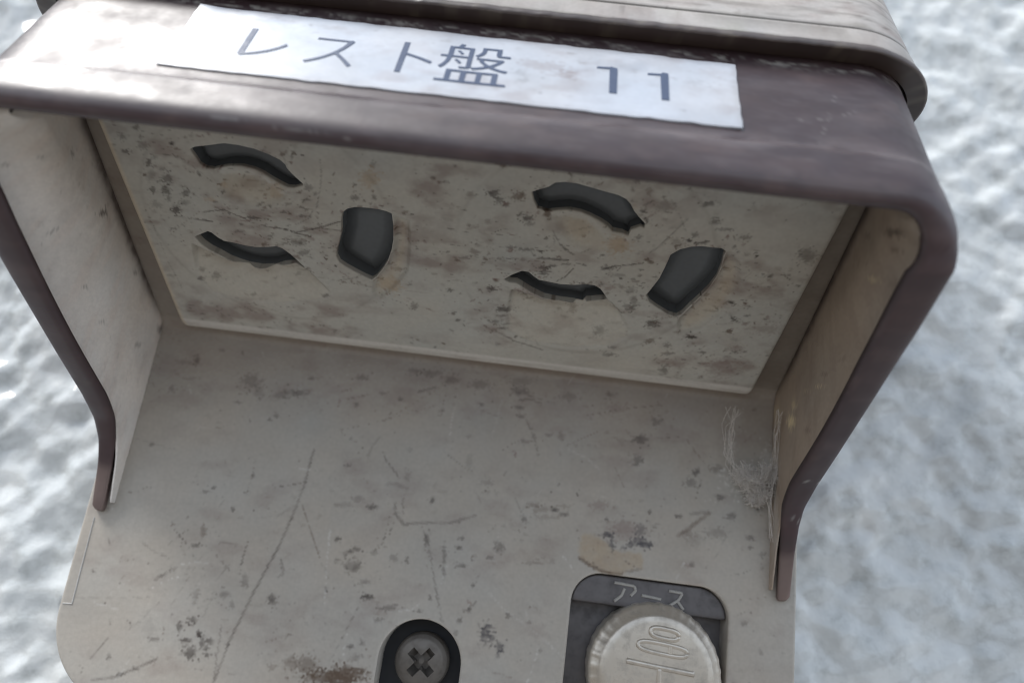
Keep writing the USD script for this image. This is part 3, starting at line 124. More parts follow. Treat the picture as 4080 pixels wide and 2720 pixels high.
def slab(poly, depth, h, r=.4, steps=3, w0=0.0):
    """A plate: front face at w0, rounded edge r, walls down to w0 - depth. Returns (u, v, w) points, faces and the number of front points."""
    inset = poly.buffer(-r, join_style=1) if r > 0 else poly
    if inset.geom_type != 'Polygon': inset = max(inset.geoms, key=lambda g: g.area)
    p, t, idx = sheet(inset, h)
    V = [np.c_[p, np.full(len(p), w0)]]; F = [t]; at = len(p)
    prof = [(r * math.sin(a), r * (1 - math.cos(a))) for a in np.linspace(0, math.pi / 2, steps + 1)[1:]] if r > 0 else []
    prof += [(r, depth)]
    for ring in idx:
        q = p[ring]; d = np.roll(q, -1, 0) - np.roll(q, 1, 0); d /= np.maximum(np.linalg.norm(d, axis=1, keepdims=True), 1e-9)
        o = np.stack([d[:, 1], -d[:, 0]], 1); last = ring; n = len(ring)
        for off, dep in prof:
            V.append(np.c_[q + o * off, np.full(n, w0 - dep)]); now = np.arange(at, at + n); at += n
            a, b, c, e = last, np.roll(last, -1), now, np.roll(now, -1)
            F += [np.stack([a, c, e], 1), np.stack([a, e, b], 1)]; last = now
    return np.vstack(V), np.vstack(F), len(p)
def cup(poly, w0, w1, h, dome=0.0, slope=(0, 0)):
    """Inner walls and floor of a pit with the outline poly."""
    p, t, idx = sheet(poly, h)
    c = np.array(poly.centroid.coords[0])
    dist = shapely.distance(poly.boundary, shapely.points(p))
    fl = w1 + dome * np.minimum(dist / max(dist.max(), 1e-6) * 2, 1) + (p - c) @ np.array(slope)
    V = [np.c_[p, fl]]; F = [t]; at = len(p)
    for ring in idx:
        q = p[ring]; n = len(ring); V += [np.c_[q, fl[ring]], np.c_[q, np.full(n, w0)]]
        lo = np.arange(at, at + n); hi = lo + n; at += 2 * n
        F += [np.stack([lo, np.roll(lo, -1), np.roll(hi, -1)], 1)[:, ::-1][:, [0, 2, 1]][:, ::-1], np.stack([lo, np.roll(hi, -1), hi], 1)[:, ::-1][:, [0, 2, 1]][:, ::-1]]
    return np.vstack(V), np.vstack(F)
def grid(P, closed=False):
    """P (n, m, 3) -> vertices and faces."""
    n, m = P.shape[:2]; i = np.arange(n * m).reshape(n, m)
    a, b, c, d = i[:-1, :-1], i[1:, :-1], i[1:, 1:], i[:-1, 1:]
    F = np.vstack([np.stack([a, b, c], -1).reshape(-1, 3), np.stack([a, c, d], -1).reshape(-1, 3)])
    return P.reshape(-1, 3), F
def tube(pts, rad, n=8):
    pts = np.asarray(pts, float); rad = np.broadcast_to(np.asarray(rad, float), len(pts))
    t = np.gradient(pts, axis=0); t /= np.linalg.norm(t, axis=1, keepdims=True)
    up = np.array([.3, .9, .2]); x = np.cross(t, up); x /= np.linalg.norm(x, axis=1, keepdims=True); y = np.cross(t, x)
    a = np.arange(n + 1) / n * 2 * np.pi
    P = pts[:, None] + rad[:, None, None] * (np.cos(a)[None, :, None] * x[:, None] + np.sin(a)[None, :, None] * y[:, None])
    v, f = grid(P); k = len(v)
    v = np.vstack([v, pts[:1], pts[-1:]]); m = n + 1; e = (len(pts) - 1) * m
    caps = [[k, i, i + 1] for i in range(n)] + [[k + 1, e + i + 1, e + i] for i in range(n)]
    return v, np.vstack([f, caps])
def join(items):
    V, F, at = [], [], 0
    for v, f in items: V.append(np.asarray(v, float)); F.append(np.asarray(f) + at); at += len(v)
    return np.vstack(V), np.vstack(F)
def sstep(a, b, x): t = np.clip((x - a) / (b - a), 0, 1); return t * t * (3 - 2 * t)

ROT = np.linalg.qr(np.random.default_rng(3).normal(0, 1, (3, 3)))[0]
def turn(p): return np.asarray(p) @ ROT
# stains, scuffs and scratches as they lie on the plastic: colours of dirt
INK = {'R': (.42, .31, .19), 'D': (.052, .039, .032), 'N': (.115, .075, .05), 'O': (.40, .26, .13), 'L': (.66, .65, .62), 'P': (.21, .14, .125), 'G': (.05, .046, .055), 'C': (.85, .72, .46)}
def paint(uv, base, marks, seed=1, speck=0.0, elong=3.0, mottle=.07):
    uv = np.asarray(uv, float); col = np.tile(np.array(base, float), (len(uv), 1))
    z = np.zeros(len(uv)); p3 = lambda s, e=1.0: turn(np.c_[uv[:, 0] / (s * e), uv[:, 1] / s, z])
    col *= (1 + mottle * 2 * (meshkit.fbm(p3(7), 4, seed) - .5))[:, None]
    tint = meshkit.fbm(p3(11), 3, seed + 5)[:, None]
    col *= 1 + (tint - .5) * np.array([.10, .0, -.10])
    rag = .5 * (meshkit.fbm(p3(.55), 3, seed + 9) - .5) + 1.1 * (meshkit.fbm(p3(.26), 2, seed + 10) - .5); fine = meshkit.noise(p3(.35, 1.6), seed + 3)
    def blend(mask, ink):
        nonlocal col
        col = col * (1 - mask[:, None]) + np.array(INK[ink]) * mask[:, None]
    if speck:
        big = sstep(.36, .62, meshkit.fbm(p3(9), 3, seed + 20))
        s2 = meshkit.fbm(p3(2.6, 1.5), 5, seed + 23)
        blend(sstep(.44, .72, s2) * .46 * min(1.4, speck) * (.25 + .75 * big), 'P')
        s1 = meshkit.fbm(p3(.62, elong ** .6), 3, seed + 21)
        th = .76 - .10 * speck * (.2 + .8 * big)
        blend(sstep(th + .03, th + .13, s1) * .5 * min(1, speck), 'D')
        s3 = meshkit.fbm(p3(1.1, elong ** .5), 3, seed + 27)
        blend(sstep(.66, .80, s3) * .42 * min(1, speck) * big, 'N')
    for m in marks:
        if m[0] == 'p':
            gp = Polygon(m[1]); ins = shapely.contains_xy(gp, uv[:, 0], uv[:, 1]); gd = shapely.distance(gp.boundary, shapely.points(uv)) * np.where(ins, 1, -1)
            gd = gd + 1.1 * (meshkit.fbm(p3(1.3), 3, 47) - .5)
            blend(sstep(-.35, .45, gd) * m[2] * (.6 + .7 * meshkit.fbm(p3(.9), 3, 48)), m[3]); continue
        if m[0] == 'b':
            c, ax, ay, s, ink = np.array(m[1]), np.array(m[2]), np.array(m[3]), m[4], m[5]
            R = 1.9 * max(np.hypot(*ax), np.hypot(*ay))
            k = np.nonzero((np.abs(uv[:, 0] - c[0]) < R) & (np.abs(uv[:, 1] - c[1]) < R))[0]
            if not len(k): continue
            q = (uv[k] - c) @ np.linalg.inv(np.stack([ax, ay]))
            r = np.hypot(q[:, 0], q[:, 1]) * (1 + 1.5 * rag[k]) + .25 * rag[k]
            mask = np.zeros(len(uv)); mask[k] = (1 - sstep(.55, 1.45, r)) * s * (.72 + .45 * fine[k])
        else:
            pts, hw, s, ink = np.array(m[1]), m[2], m[3], m[4]
            mask = np.zeros(len(uv))
            lo, hi = pts.min(0) - 3 * hw, pts.max(0) + 3 * hw
            k = np.nonzero(np.all((uv > lo) & (uv < hi), 1))[0]
            if not len(k): continue
            d = shapely.distance(LineString(pts), shapely.points(uv[k] + (rag[k] * .3)[:, None]))
            mask[k] = (1 - sstep(.4 * hw, 1.7 * hw, d)) * s * (.45 + .75 * fine[k]) * (.65 + .7 * meshkit.noise(np.c_[uv[k] / 2.3, z[k]], seed + 31))
        blend(np.clip(mask, 0, .95), ink)
    return np.clip(col, .01, .9)

def plastic(name, rough=.45, spec=.4, grain=.06, gscale=1400., bump=.25, bscale=900., sss=0.0, colour=None):
    n = {'tc': ('texture_coordinate', {}),
         'n1': ('noise_texture', {'scale': gscale, 'detail': 4.0, 'roughness': .65}),
         'r1': ('map_range', {'from_min': .3, 'from_max': .7, 'to_min': 1 - grain, 'to_max': 1 + grain, 'clamp': True}),
         'mul': ('mix_color', {'blend_type': 'multiply', 'fac': 1.0, 'use_clamp': False}),
         'n2': ('noise_texture', {'scale': bscale, 'detail': 3.0}),
         'bmp': ('bump', {'strength': bump, 'distance': .00012}),
         'n3': ('noise_texture', {'scale': 160.0, 'detail': 4.0, 'roughness': .6}),
         'rr': ('map_range', {'from_min': .3, 'from_max': .7, 'to_min': rough - .1, 'to_max': rough + .12, 'clamp': True}),
         'p': ('principled_bsdf', {'specular_ior_level': spec, 'subsurface_weight': sss, 'subsurface_scale': .003, 'subsurface_radius': (1.0, .8, .6)})}
    l = [('tc.object', 'n1.vector'), ('tc.object', 'n2.vector'), ('tc.object', 'n3.vector'), ('n1.fac', 'r1.value'), ('r1.result', 'mul.b'),
         ('mul.result', 'p.base_color'), ('n2.fac', 'bmp.height'), ('bmp.normal', 'p.normal'), ('n3.fac', 'rr.value'), ('rr.result', 'p.roughness')]
    if colour is None: n['at'] = ('attribute', {'attribute': 'paint'}); l.append(('at.color', 'mul.a'))
    else: n['mul'][1]['a'] = colour
    return usdkit.material(stage, '/World/Looks/' + name, n, l, surface='p.BSDF')
IVORY = (.44, .408, .362); BROWN = (.035, .019, .022); 
M_ivory = plastic('ivory_plastic', .42, .45)
M_brown = plastic('brown_plastic', .43, .75, grain=.05, bump=.12, bscale=700.)
M_dark = plastic('black_rubber', .5, .4, colour=(.020, .022, .027))
M_shut = plastic('shutter_plastic', .5, .4, colour=(.14, .155, .17))
M_sticker = plastic('sticker_film', .36, .6, grain=.03, bump=.3, bscale=260.)
M_ink = plastic('printed_ink', .4, .4, colour=(.075, .10, .165))
M_res = plastic('dried_residue', .6, .2)
def metal(name, colour, rough, bump=.3, bscale=600.):
    return usdkit.material(stage, '/World/Looks/' + name, {
        'tc': ('texture_coordinate', {}), 'n': ('noise_texture', {'scale': 420.0, 'detail': 5.0, 'roughness': .65}),
        'ramp': ('rgb_ramp', {'ramp': [(.3, tuple(c * .75 for c in colour)), (.5, colour), (.75, tuple(min(1, c * 1.1) for c in colour))]}),
        'rr': ('map_range', {'from_min': .3, 'from_max': .7, 'to_min': rough + .15, 'to_max': rough - .05, 'clamp': True}),
        'n2': ('noise_texture', {'scale': bscale, 'detail': 3.0}), 'b': ('bump', {'strength': bump, 'distance': .0001}),
        'p': ('principled_bsdf', {'metallic': .7})},
        [('tc.object', 'n.vector'), ('tc.object', 'n2.vector'), ('n.fac', 'ramp.fac'), ('ramp.color', 'p.base_color'), ('n.fac', 'rr.value'), ('rr.result', 'p.roughness'),
         ('n2.fac', 'b.height'), ('b.normal', 'p.normal')], surface='p.BSDF')
M_brass = metal('nickel_brass', (.60, .55, .48), .34)
M_zinc = metal('dull_zinc', (.15, .142, .145), .46)
M_screw = metal('weathered_steel', (.17, .155, .14), .5)

# ---------------------------------------------------------------- wall (behind everything)
def axis_points(a, b, step, far):
    mid = list(np.arange(a, b + .01, step)); out, x, s = [], b, step
    while x < far: s *= 1.35; x += s; out.append(x)
    lo, x, s = [], a, step
    while x > -far: s *= 1.35; x -= s; lo.append(x)
    return np.array(lo[::-1] + mid + out)
wx = axis_points(-125, 135, .42, 1500); wz = axis_points(-75, 150, .42, 1500); wz = wz[wz > -Z0 * 1000]
GX, GZ = np.meshgrid(wx, wz, indexing='ij'); z0 = np.zeros_like(GX)
def wall_height(x, z):
    p = turn(np.stack([x, z, z0], -1).reshape(-1, 3)); n_ = lambda sc, sd: meshkit.noise(p / sc, sd).reshape(x.shape)
    lump = sstep(.22, .80, .55 * n_(8.0, 11) + .45 * n_(4.6, 12))
    return -10.6 + 1.9 * lump + .85 * n_(3.0, 14) + .16 * n_(1.5, 15) + 1.2 * (n_(24., 16) - .5)
H = wall_height(GX, GZ)
wv, wf = grid(np.stack([GX, H, GZ], -1)); wf = wf[:, ::-1]
M_wall = usdkit.material(stage, '/World/Looks/painted_stucco', {
    'tc': ('texture_coordinate', {}), 'n': ('noise_texture', {'scale': 60.0, 'detail': 5.0, 'roughness': .6}),
    'ramp': ('rgb_ramp', {'ramp': [(.28, (.52, .545, .55)), (.5, (.66, .69, .695)), (.75, (.76, .775, .765))]}),
    'm': ('noise_texture', {'scale': 210.0, 'detail': 4.0, 'roughness': .62}),
    'mr': ('rgb_ramp', {'ramp': [(.30, (.55, .56, .55)), (.44, (.86, .87, .87)), (.55, (1, 1, 1))]}),
    'mx': ('mix_color', {'blend_type': 'multiply', 'fac': .6, 'use_clamp': False}),
    'n2': ('noise_texture', {'scale': 520.0, 'detail': 3.0}), 'b': ('bump', {'strength': .35, 'distance': .0004}),
    'p': ('principled_bsdf', {'roughness': .17, 'specular_ior_level': .7})},
    [('tc.object', 'n.vector'), ('tc.object', 'm.vector'), ('tc.object', 'n2.vector'), ('n.fac', 'ramp.fac'), ('m.fac', 'mr.fac'), ('ramp.color', 'mx.a'), ('mr.color', 'mx.b'), ('mx.result', 'p.base_color'), ('n2.fac', 'b.height'), ('b.normal', 'p.normal')], surface='p.BSDF')
wall_v = wv + np.array([0, 0, Z0 * 1000])
wall = obj('wall', wall_v, wf, M_wall)
tag(wall, 'white gloss painted stucco wall with a lumpy finish behind the outlet', 'wall', kind='structure')

# ---------------------------------------------------------------- the outlet
root = UsdGeom.Xform.Define(stage, '/World/outdoor_outlet'); root.AddTranslateOp().Set(Gf.Vec3d(0, 0, Z0)); root = root.GetPrim()
tag(root, 'weathered beige and brown outdoor double power outlet with hooded cover on white wall', 'power outlet')

# base plate: flat front that bends outwards below the sockets
TH = math.atan2(36.5, 20.0); RB = 3.0; V0 = 35.0 - RB * math.tan(TH / 2)
def plate_map(q):
    u, v, w = q.T; phi = np.clip((v - V0) / RB, 0, TH); s = np.maximum(v - V0 - RB * TH, 0); v_ = np.minimum(v, V0)
    z = v_ + RB * np.sin(phi) + s * math.cos(TH); d = RB * (1 - np.cos(phi)) + s * math.sin(TH)
    return np.stack([u, d + w * np.cos(phi), z - w * np.sin(phi)], 1)
body = box(-61.9, -17, 61.9, 10).union(box(-57.3, 8, 57.3, 80))
body = body.union(Point(-47.9, -16.2).buffer(14, 32)).union(Point(47.9, -16.2).buffer(14, 32)).union(box(-47.9, -30.2, 47.9, -10))
well = LineString([(0, -17.4), (0, -24)]).buffer(6.9, 24)
well_plate = LineString([(0, -17.4), (0, -24)]).buffer(6.9, 24)
rec = box(24.0, -29.0, 50.6, .6).buffer(-5).buffer(5, 16)
rec = rec.intersection(box(0, -28.4, 80, 50))
body = body.difference(box(-49, 39, 49, 90).buffer(-2).buffer(2)).difference(box(-46, 60, 46, 95))
poly = body.difference(well_plate).difference(rec)
pv, pf, nfront = slab(poly, 8.0, .36, .45)
rg = np.random.default_rng(33); FINE = []
for k in range(150):                            # fine scuffs and hairline scratches
    p = np.array([rg.uniform(-58, 58), rg.uniform(-28, 32)]); a = rg.normal(1.1, .9); L_ = rg.exponential(4.0) + 1.0; d_ = np.array([math.cos(a), math.sin(a)])
    FINE.append(['l', [list(p), list(p + L_ * .5 * d_ + rg.normal(0, .25, 2)), list(p + L_ * d_)], rg.uniform(.04, .10), rg.uniform(.18, .5), 'DDNL'[rg.integers(4)]])
for k in range(260):
    p = np.array([rg.uniform(-60, 60), rg.uniform(-29, 34)]); r = .13 * np.exp(rg.normal(0, .6)); e = np.exp(rg.normal(.2, .35)); a = rg.uniform(0, 3.1)
    if meshkit.fbm(np.array([[p[0] / 12, p[1] / 12, 3.3]]), 3, 5)[0] < rg.uniform(.3, .62): continue
    FINE.append(['b', list(p), [r * e * math.cos(a), r * e * math.sin(a)], [-r / e * math.sin(a), r / e * math.cos(a)], float(np.clip(rg.normal(.4, .18), .08, .8)), 'DDNP'[rg.integers(4)]])
col = paint(pv[:, :2], IVORY, [['p', RESIDUE, .52, 'R']] + PLATE + FINE, seed=3, speck=.5, elong=1.4)
# dust and painted-in shade in the corner under the sockets
corner = sstep(16, 34, pv[:, 1]) * (.5 + .9 * meshkit.fbm(turn(np.c_[pv[:, 0] / 9, pv[:, 1] / 4, pv[:, 1] * 0]), 3, 41))
col = col * (1 - .34 * corner[:, None]) + np.array([.20, .14, .12]) * (.34 * corner[:, None])
g = (sstep(36.2, 37.5, pv[:, 1]) * np.where(pv[:, 0] > 0, .6, .3) * (.7 + .6 * (meshkit.fbm(turn(np.c_[pv[:, :2] / 3, pv[:, 0] * 0]), 3, 49) - .5)))[:, None]; col = col * (1 - g) + np.array((.13, .115, .095)) * g    # darker in the gap beside the sockets, more so on the right
plate = obj('base_plate', plate_map(pv), pf, M_ivory, root, col)
# moulded line on the left margin of the plate
lv, lf = join([tube([(-60.0, .02, -1.2), (-59.9, .03, -8), (-59.8, .02, -15.5)], .10, 6), tube([(-59.8, .02, -15.5), (-61.4, .0, -15.6)], .09, 6)])
obj('moulded_line', lv, lf, M_ivory, plate, np.tile((.47, .46, .44), (len(lv), 1)))
# screw well and screw
cv, cf = cup(well.buffer(.02), -.3, -5.5, .6)
obj('screw_well', plate_map(cv), cf, M_dark, root)
prof = [(0, -.2), (2.2, -.25), (3.6, -.55), (4.3, -1.1), (4.6, -1.9), (4.6, -4)]
tt_ = np.arange(48) / 48 * 2 * np.pi
man = manifold3d.Manifold.hull_points(np.array([[r * math.cos(t), r * math.sin(t), d] for r, d in prof for t in tt_]))
def wedge_bar(l0, l1, w0, w1, dep):
    c = manifold3d.Manifold.hull_points(np.array([[sx * l0, sy * w0, .5] for sx in (-1, 1) for sy in (-1, 1)] + [[sx * l1, sy * w1, -dep] for sx in (-1, 1) for sy in (-1, 1)]))
    return c
cross = wedge_bar(3.0, 1.4, .78, .6, 2.5)
cross = cross + cross.rotate((0, 0, 90)) + manifold3d.Manifold.cylinder(1.6, 1.15, 1.15, 24).translate((0, 0, -1.5)) - manifold3d.Manifold.cylinder(1.2, .0, .45, 16).translate((.1, .1, -2.2))
man = (man - cross.rotate((0, 0, 50))).refine_to_length(.35)
mm_ = man.to_mesh(); sv, sf = np.array(mm_.vert_properties[:, :3]), np.array(mm_.tri_verts)
sv = np.stack([sv[:, 0] + .15, sv[:, 2] - .9, sv[:, 1] - 17.3], 1)
sm = trimesh.graph.smooth_shade(trimesh.Trimesh(sv, sf[:, [0, 2, 1]], process=True), angle=.5)
if sm.volume < 0: sm.invert()
obj('mounting_screw', sm.vertices, np.array(sm.faces)[:, [0, 2, 1]] if False else sm.faces, M_screw, root)

# earth terminal: recess, raised kana on its floor, knurled knob
cv, cf = cup(rec.buffer(.02), -.5, -5.0, .7)
recess = obj('terminal_recess', plate_map(cv), cf, M_zinc, root)
FL = -1.2
shelf = box(24.0, -4.4, 50.6, .6).intersection(rec).buffer(-.05)
tv, tf, _ = slab(shelf, 3.6, .6, .4, 3, FL)
obj('terminal_shelf', plate_map(tv), tf, M_zinc, recess)
M_kana = plastic('moulded_kana', .4, .5, colour=(.36, .345, .32))
kana = {'a': [[(31.2, -.55), (34.7, -.75), (34.9, -1.5), (34.1, -2.4)], [(33.0, -1.3), (32.6, -2.5), (31.4, -3.6)]],
        'bar': [[(36.0, -2.05), (39.3, -2.3)]],
        'su': [[(40.6, -.75), (42.9, -.85), (42.3, -2.1), (40.4, -3.4)], [(42.1, -2.2), (43.2, -3.5)]]}
for strokes in kana.values():
    parts = []
    for s in strokes:
        s = np.array(s); t = np.linspace(0, 1, len(s)); tt = np.linspace(0, 1, 14)
        pts = np.stack([np.interp(tt, t, s[:, 0]), np.full(14, FL + .06), np.interp(tt, t, s[:, 1])], 1)
        parts.append(tube(pts, .25, 8))
    v, f = join(parts); obj('raised_character', v, f, M_kana, recess)
KX, KZ, KR = 38.7, -13.9, 11.3
prof = [(0, 3.15), (4, 3.1), (8.0, 3.0), (8.9, 2.85), (9.35, 2.45), (9.7, 1.9), (10.4, 1.35), (10.9, .9), (11.1, .2), (11.1, -3.4), (10.6, -4.2), (6, -4.4)]
a = np.linspace(0, 2 * np.pi, 361)[:-1]; P = []
for r, d in prof:
    k = 1.0 if -3.5 < d < 2.0 and r > 9.6 else 0.0
    tooth = .10 * sstep(-.6, .9, np.cos(a * 36 + .9 * np.sin(a * 5))) * k * (.5 + .8 * meshkit.noise(np.c_[np.cos(a) * 6, np.sin(a) * 6, a * 0], 12)) - .1 * k
    rr = r + tooth + (.10 * k * (meshkit.noise(np.c_[np.cos(a) * 9, np.sin(a) * 9, a * 0 + d], 2) - .5))
    if r == 0: rr = np.full_like(a, 1e-3)
    P.append(np.stack([KX + rr * np.cos(a), np.full_like(a, d), KZ + rr * np.sin(a)], 1))
P = np.array(P); P = np.concatenate([P, P[:, :1]], 1)
kv, kf = grid(P)
kv, kf = kv, kf[:, ::-1] if np.cross(kv[kf[600, 1]] - kv[kf[600, 0]], kv[kf[600, 2]] - kv[kf[600, 0]])[1] > 0 else kf
knob = obj('earth_knob', kv, kf, M_brass, root, label='knurled metal earth terminal knob')
def ridge(pts, r, closed=False):
    s = np.array(pts, float)
    if closed: s = np.vstack([s, s[:1]])
    L = np.r_[0, np.cumsum(np.hypot(*np.diff(s, axis=0).T))]; tt = np.linspace(0, L[-1], max(8, int(L[-1] / .3)))
    return tube(np.stack([np.interp(tt, L, s[:, 0]), np.full(len(tt), 2.95), np.interp(tt, L, s[:, 1])], 1), r, 8)
def oval(cx, cz, rx_, rz_, ang):
    t = np.linspace(0, 2 * np.pi, 40)[:-1]; c, s = math.cos(ang), math.sin(ang)
    e = 2 / 3.; X = rx_ * np.sign(np.cos(t)) * np.abs(np.cos(t)) ** e; Y = rz_ * np.sign(np.sin(t)) * np.abs(np.sin(t)) ** e
    return np.stack([cx + c * X - s * Y, cz + s * X + c * Y], 1)
A = math.radians(-4)
for parts in ([ridge(oval(39.5, -7.4, 2.3, .75, A), .42, True)],
              [ridge(oval(39.3, -9.75, 4.0, .78, A), .42, True), ridge([(40.6, -9.1), (40.5, -10.5)], .38)],
              [ridge([(33.6, -12.2), (38.3, -12.55), (44.6, -12.9)], .5), ridge([(39.0, -12.7), (39.1, -16.5)], .5)],
              [ridge(oval(39.0, -18.6, 4.6, .7, A), .28, True)]):
    v, f = join(parts); obj('raised_mark', v, f, M_brass, knob)

# socket panel: slopes outwards under the hood
E_Z, E_D = 20 / math.hypot(20, 36.5), 36.5 / math.hypot(20, 36.5)
def panel_map(q):
    u, s, w = q.T
    return np.stack([u, 2.5 + s * E_D + w * E_Z, 34.1 + s * E_Z - w * E_D], 1)
slot_poly = [Polygon(s).buffer(0).buffer(.18).buffer(-.33).buffer(.15) for s in SLOTS]
face = Polygon([(-52.2, 0), (51.9, 0), (54.4, 47), (-54.2, 47)]).buffer(-1.2).buffer(1.2, 8)
for s in slot_poly: face = face.difference(s)
GRIME = []
def around(rng_, poly, n, far, size):
    for k in range(n):
        t = rng_.random(); p = poly.exterior.interpolate(t, normalized=True); c = np.array(poly.centroid.coords[0]); q = np.array(p.coords[0]); o = (q - c) / max(np.hypot(*(q - c)), 1e-6)
        q = q + o * rng_.exponential(far) + rng_.normal(0, .5, 2); r = size * np.exp(rng_.normal(0, .55)); e = np.exp(rng_.normal(.25, .3)); a = rng_.normal(0, .5)
        GRIME.append(['b', list(q), [r * e * math.cos(a), r * e * math.sin(a)], [-r / e * math.sin(a), r / e * math.cos(a)], float(np.clip(rng_.normal(.55, .2), .1, .9)), 'DNNNPP'[rng_.integers(6)]])
rg = np.random.default_rng(21)
for k, s_ in enumerate(slot_poly): around(rg, s_, 70, 2.6, .17)
for k in range(5): around(rg, Point(*[(-12, 26), (9, 22), (1, 12), (43, 18), (-28, 27)][k]).buffer(3), 45, 3.0, .17)
for k in range(60):
    p = np.array([rg.uniform(-50, 50), rg.uniform(3, 42)]); a = rg.normal(0, .7); L_ = rg.exponential(3.0) + 1.0
    GRIME.append(['l', [list(p), list(p + L_ * .5 * np.array([math.cos(a), math.sin(a)]) + rg.normal(0, .15, 2)), list(p + L_ * np.array([math.cos(a), math.sin(a)]))], rg.uniform(.035, .08), rg.uniform(.25, .6), 'DDN'[rg.integers(3)]])
qv, qf, nf_ = slab(face, 2.6, .27, .25, 3)
dip = np.zeros(len(qv))
for k, wd in enumerate(WEDGES):
    pg = Polygon(wd).buffer(0)
    inside = shapely.contains_xy(pg, qv[:, 0], qv[:, 1]); dist = shapely.distance(pg.boundary, shapely.points(qv[:, :2]))
    sd = np.where(inside, dist, -dist)
    near = sstep(6.5, .2, shapely.distance(slot_poly[(1, 4, 2, 5, 0, 3)[k]], shapely.points(qv[:, :2])))
    dip -= ((1.3, 1.3, .8, .8)[k] if k < 4 else .5) * sstep(-.12, .22 if k < 2 else .6 if k < 4 else 1.2, sd) * ((.12 + .88 * near) if k < 2 else (.3 + .7 * near))
for cx in (-33.0, 16.5):                       # the round socket faces stand slightly proud
    r = np.hypot(qv[:, 0] - cx - 2, qv[:, 1] - 26); dip += .06 * sstep(20.6, 19.7, r)
dip -= .055 * np.maximum(0, 2.6 - qv[:, 1]) ** 2 + .5 * np.maximum(0, np.abs(qv[:, 0]) - 51.3 - .045 * qv[:, 1]) ** 2     # the rim of the face is rounded over
for bx, bs in BOSS: dip += .9 * np.exp(-(((qv[:, 0] - bx) / 6.5) ** 2 + ((qv[:, 1] - bs) / 3.4) ** 2) ** 1.5)     # moulded swelling under the upper slots
onface = np.arange(len(qv)) < nf_
qv[:, 2] += np.where(qv[:, 2] > -2.0, dip, 0)
col = paint(qv[:, :2], (.51, .50, .46), PANEL + GRIME, seed=12, speck=1.2, elong=1.7)
for cx in (-33.0, 16.5):                       # grime in the ring groove
    r = np.hypot(qv[:, 0] - cx - 2, qv[:, 1] - 26) - 20.1
    g = np.exp(-(r / .3) ** 2) * .16 * meshkit.noise(np.c_[qv[:, :2] / 3, qv[:, 0] * 0], 77); col = col * (1 - g[:, None]) + np.array(INK['D']) * g[:, None]
g = (sstep(2.5, 2.0, qv[:, 1]) * (.55 + .4 * sstep(.3, .6, meshkit.fbm(turn(np.c_[qv[:, 0] / 8, qv[:, 1], qv[:, 1] * 0]), 3, 78))))[:, None]; col = col * (1 - g) + np.array((.70, .68, .645)) * g   # bottom edge painted paler for the light its bevel catches
g = (sstep(1.3, .5, qv[:, 0] + 52.2 + .0425 * qv[:, 1]) * .7)[:, None]; col = col * (1 - g) + np.array((.66, .57, .44)) * g
for k, wd in enumerate(WEDGES):                # cream wear round the slots; relief of the lower lead-ins painted in paler
    pg = Polygon(wd).buffer(0); inside = shapely.contains_xy(pg, qv[:, 0], qv[:, 1]); dist = shapely.distance(pg.boundary, shapely.points(qv[:, :2]))
    g = np.where(inside, sstep(0, .8 if k < 2 else 2.0, dist), 0) * (.5 if k < 2 else .55 if k < 4 else .35); g = g * (.55 + .6 * meshkit.fbm(turn(np.c_[qv[:, :2] / 2.0, qv[:, 0] * 0]), 3, 79)); col = col * (1 - g[:, None]) + np.array((.61, .575, .50) if k < 2 else (.60, .51, .385)) * g[:, None]
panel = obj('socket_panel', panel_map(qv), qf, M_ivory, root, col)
for k, s in enumerate(slot_poly):
    g = k % 3 == 2
    cv, cf = cup(s.buffer(-.03), -.85 if g else (-1.35 if k % 3 == 1 else -.55), -3.0 if g else -3.5 if k % 3 == 1 else -2.6, .4, dome=.9 if g else .7, slope=(.10, .0) if g else (0, -.12))
    obj('earth_slot' if g else 'blade_slot', panel_map(cv), cf, M_shut, panel)

# hood: brown outer cover
TF = math.tan(math.radians(23))
def OPEN(d): return np.interp(d, [-12, 1.2, 2.0, 3.0, 4.8, 8, 11.9, 19, 29.5, 40, 47.5, 51, 54, 60], [0, 0, 3.2, 7.2, 11.2, 14.8, 17.8, 22.2, 29, 35.9, 41.5, 46.4, 47.8, 49.5])
def HW(z): return np.interp(z, [0, 14, 43, 75, 130], [60.3, 60.3, 65.0, 68, 66.0])
def HD(z): return 54.0 - (z - 47.0) * TF
def HS(z): return np.interp(z, [10, 32, 62], [0, -1.2, -2.2])
def HR(z): return np.interp(z, [0, 40, 75, 130], [8, 9, 13, 13])
ZT = 116.0
NS, NC, NF = 110, 22, 280
qs = np.concatenate([np.linspace(0, 1, NS), 1 + np.linspace(0, 1, NC + 1)[1:], 2 + np.linspace(0, 1, NF)[1:], 3 + np.linspace(0, 1, NC + 1)[1:], 4 + np.linspace(0, 1, NS)[1:]])
def section(q, z, off=0.0, back=-9.0, foff=None):
    """A point of the hood's horizontal section: q runs from the left wall edge round the front to the right wall edge."""
    fo = off if foff is None else foff
    W, D, R = HW(z) + off, HD(z) + fo, np.maximum(HR(z) + min(off, fo), 1.5)
    sgn = np.where(q < 2.5, -1, 1); q = np.where(q > 2.5, 5 - q, q)
    side, cor, fr = q <= 1, (q > 1) & (q <= 2), q > 2
    a = np.clip(q - 1, 0, 1) * np.pi / 2
    X = np.where(side, W, np.where(cor, W - R + R * np.cos(a), (W - R) * (1 - (q - 2) * 2)))
    d = np.where(side, back + np.clip(q, 0, 1) * (D - R - back), np.where(cor, D - R + R * np.sin(a), D))
    return X * sgn + HS(z), d
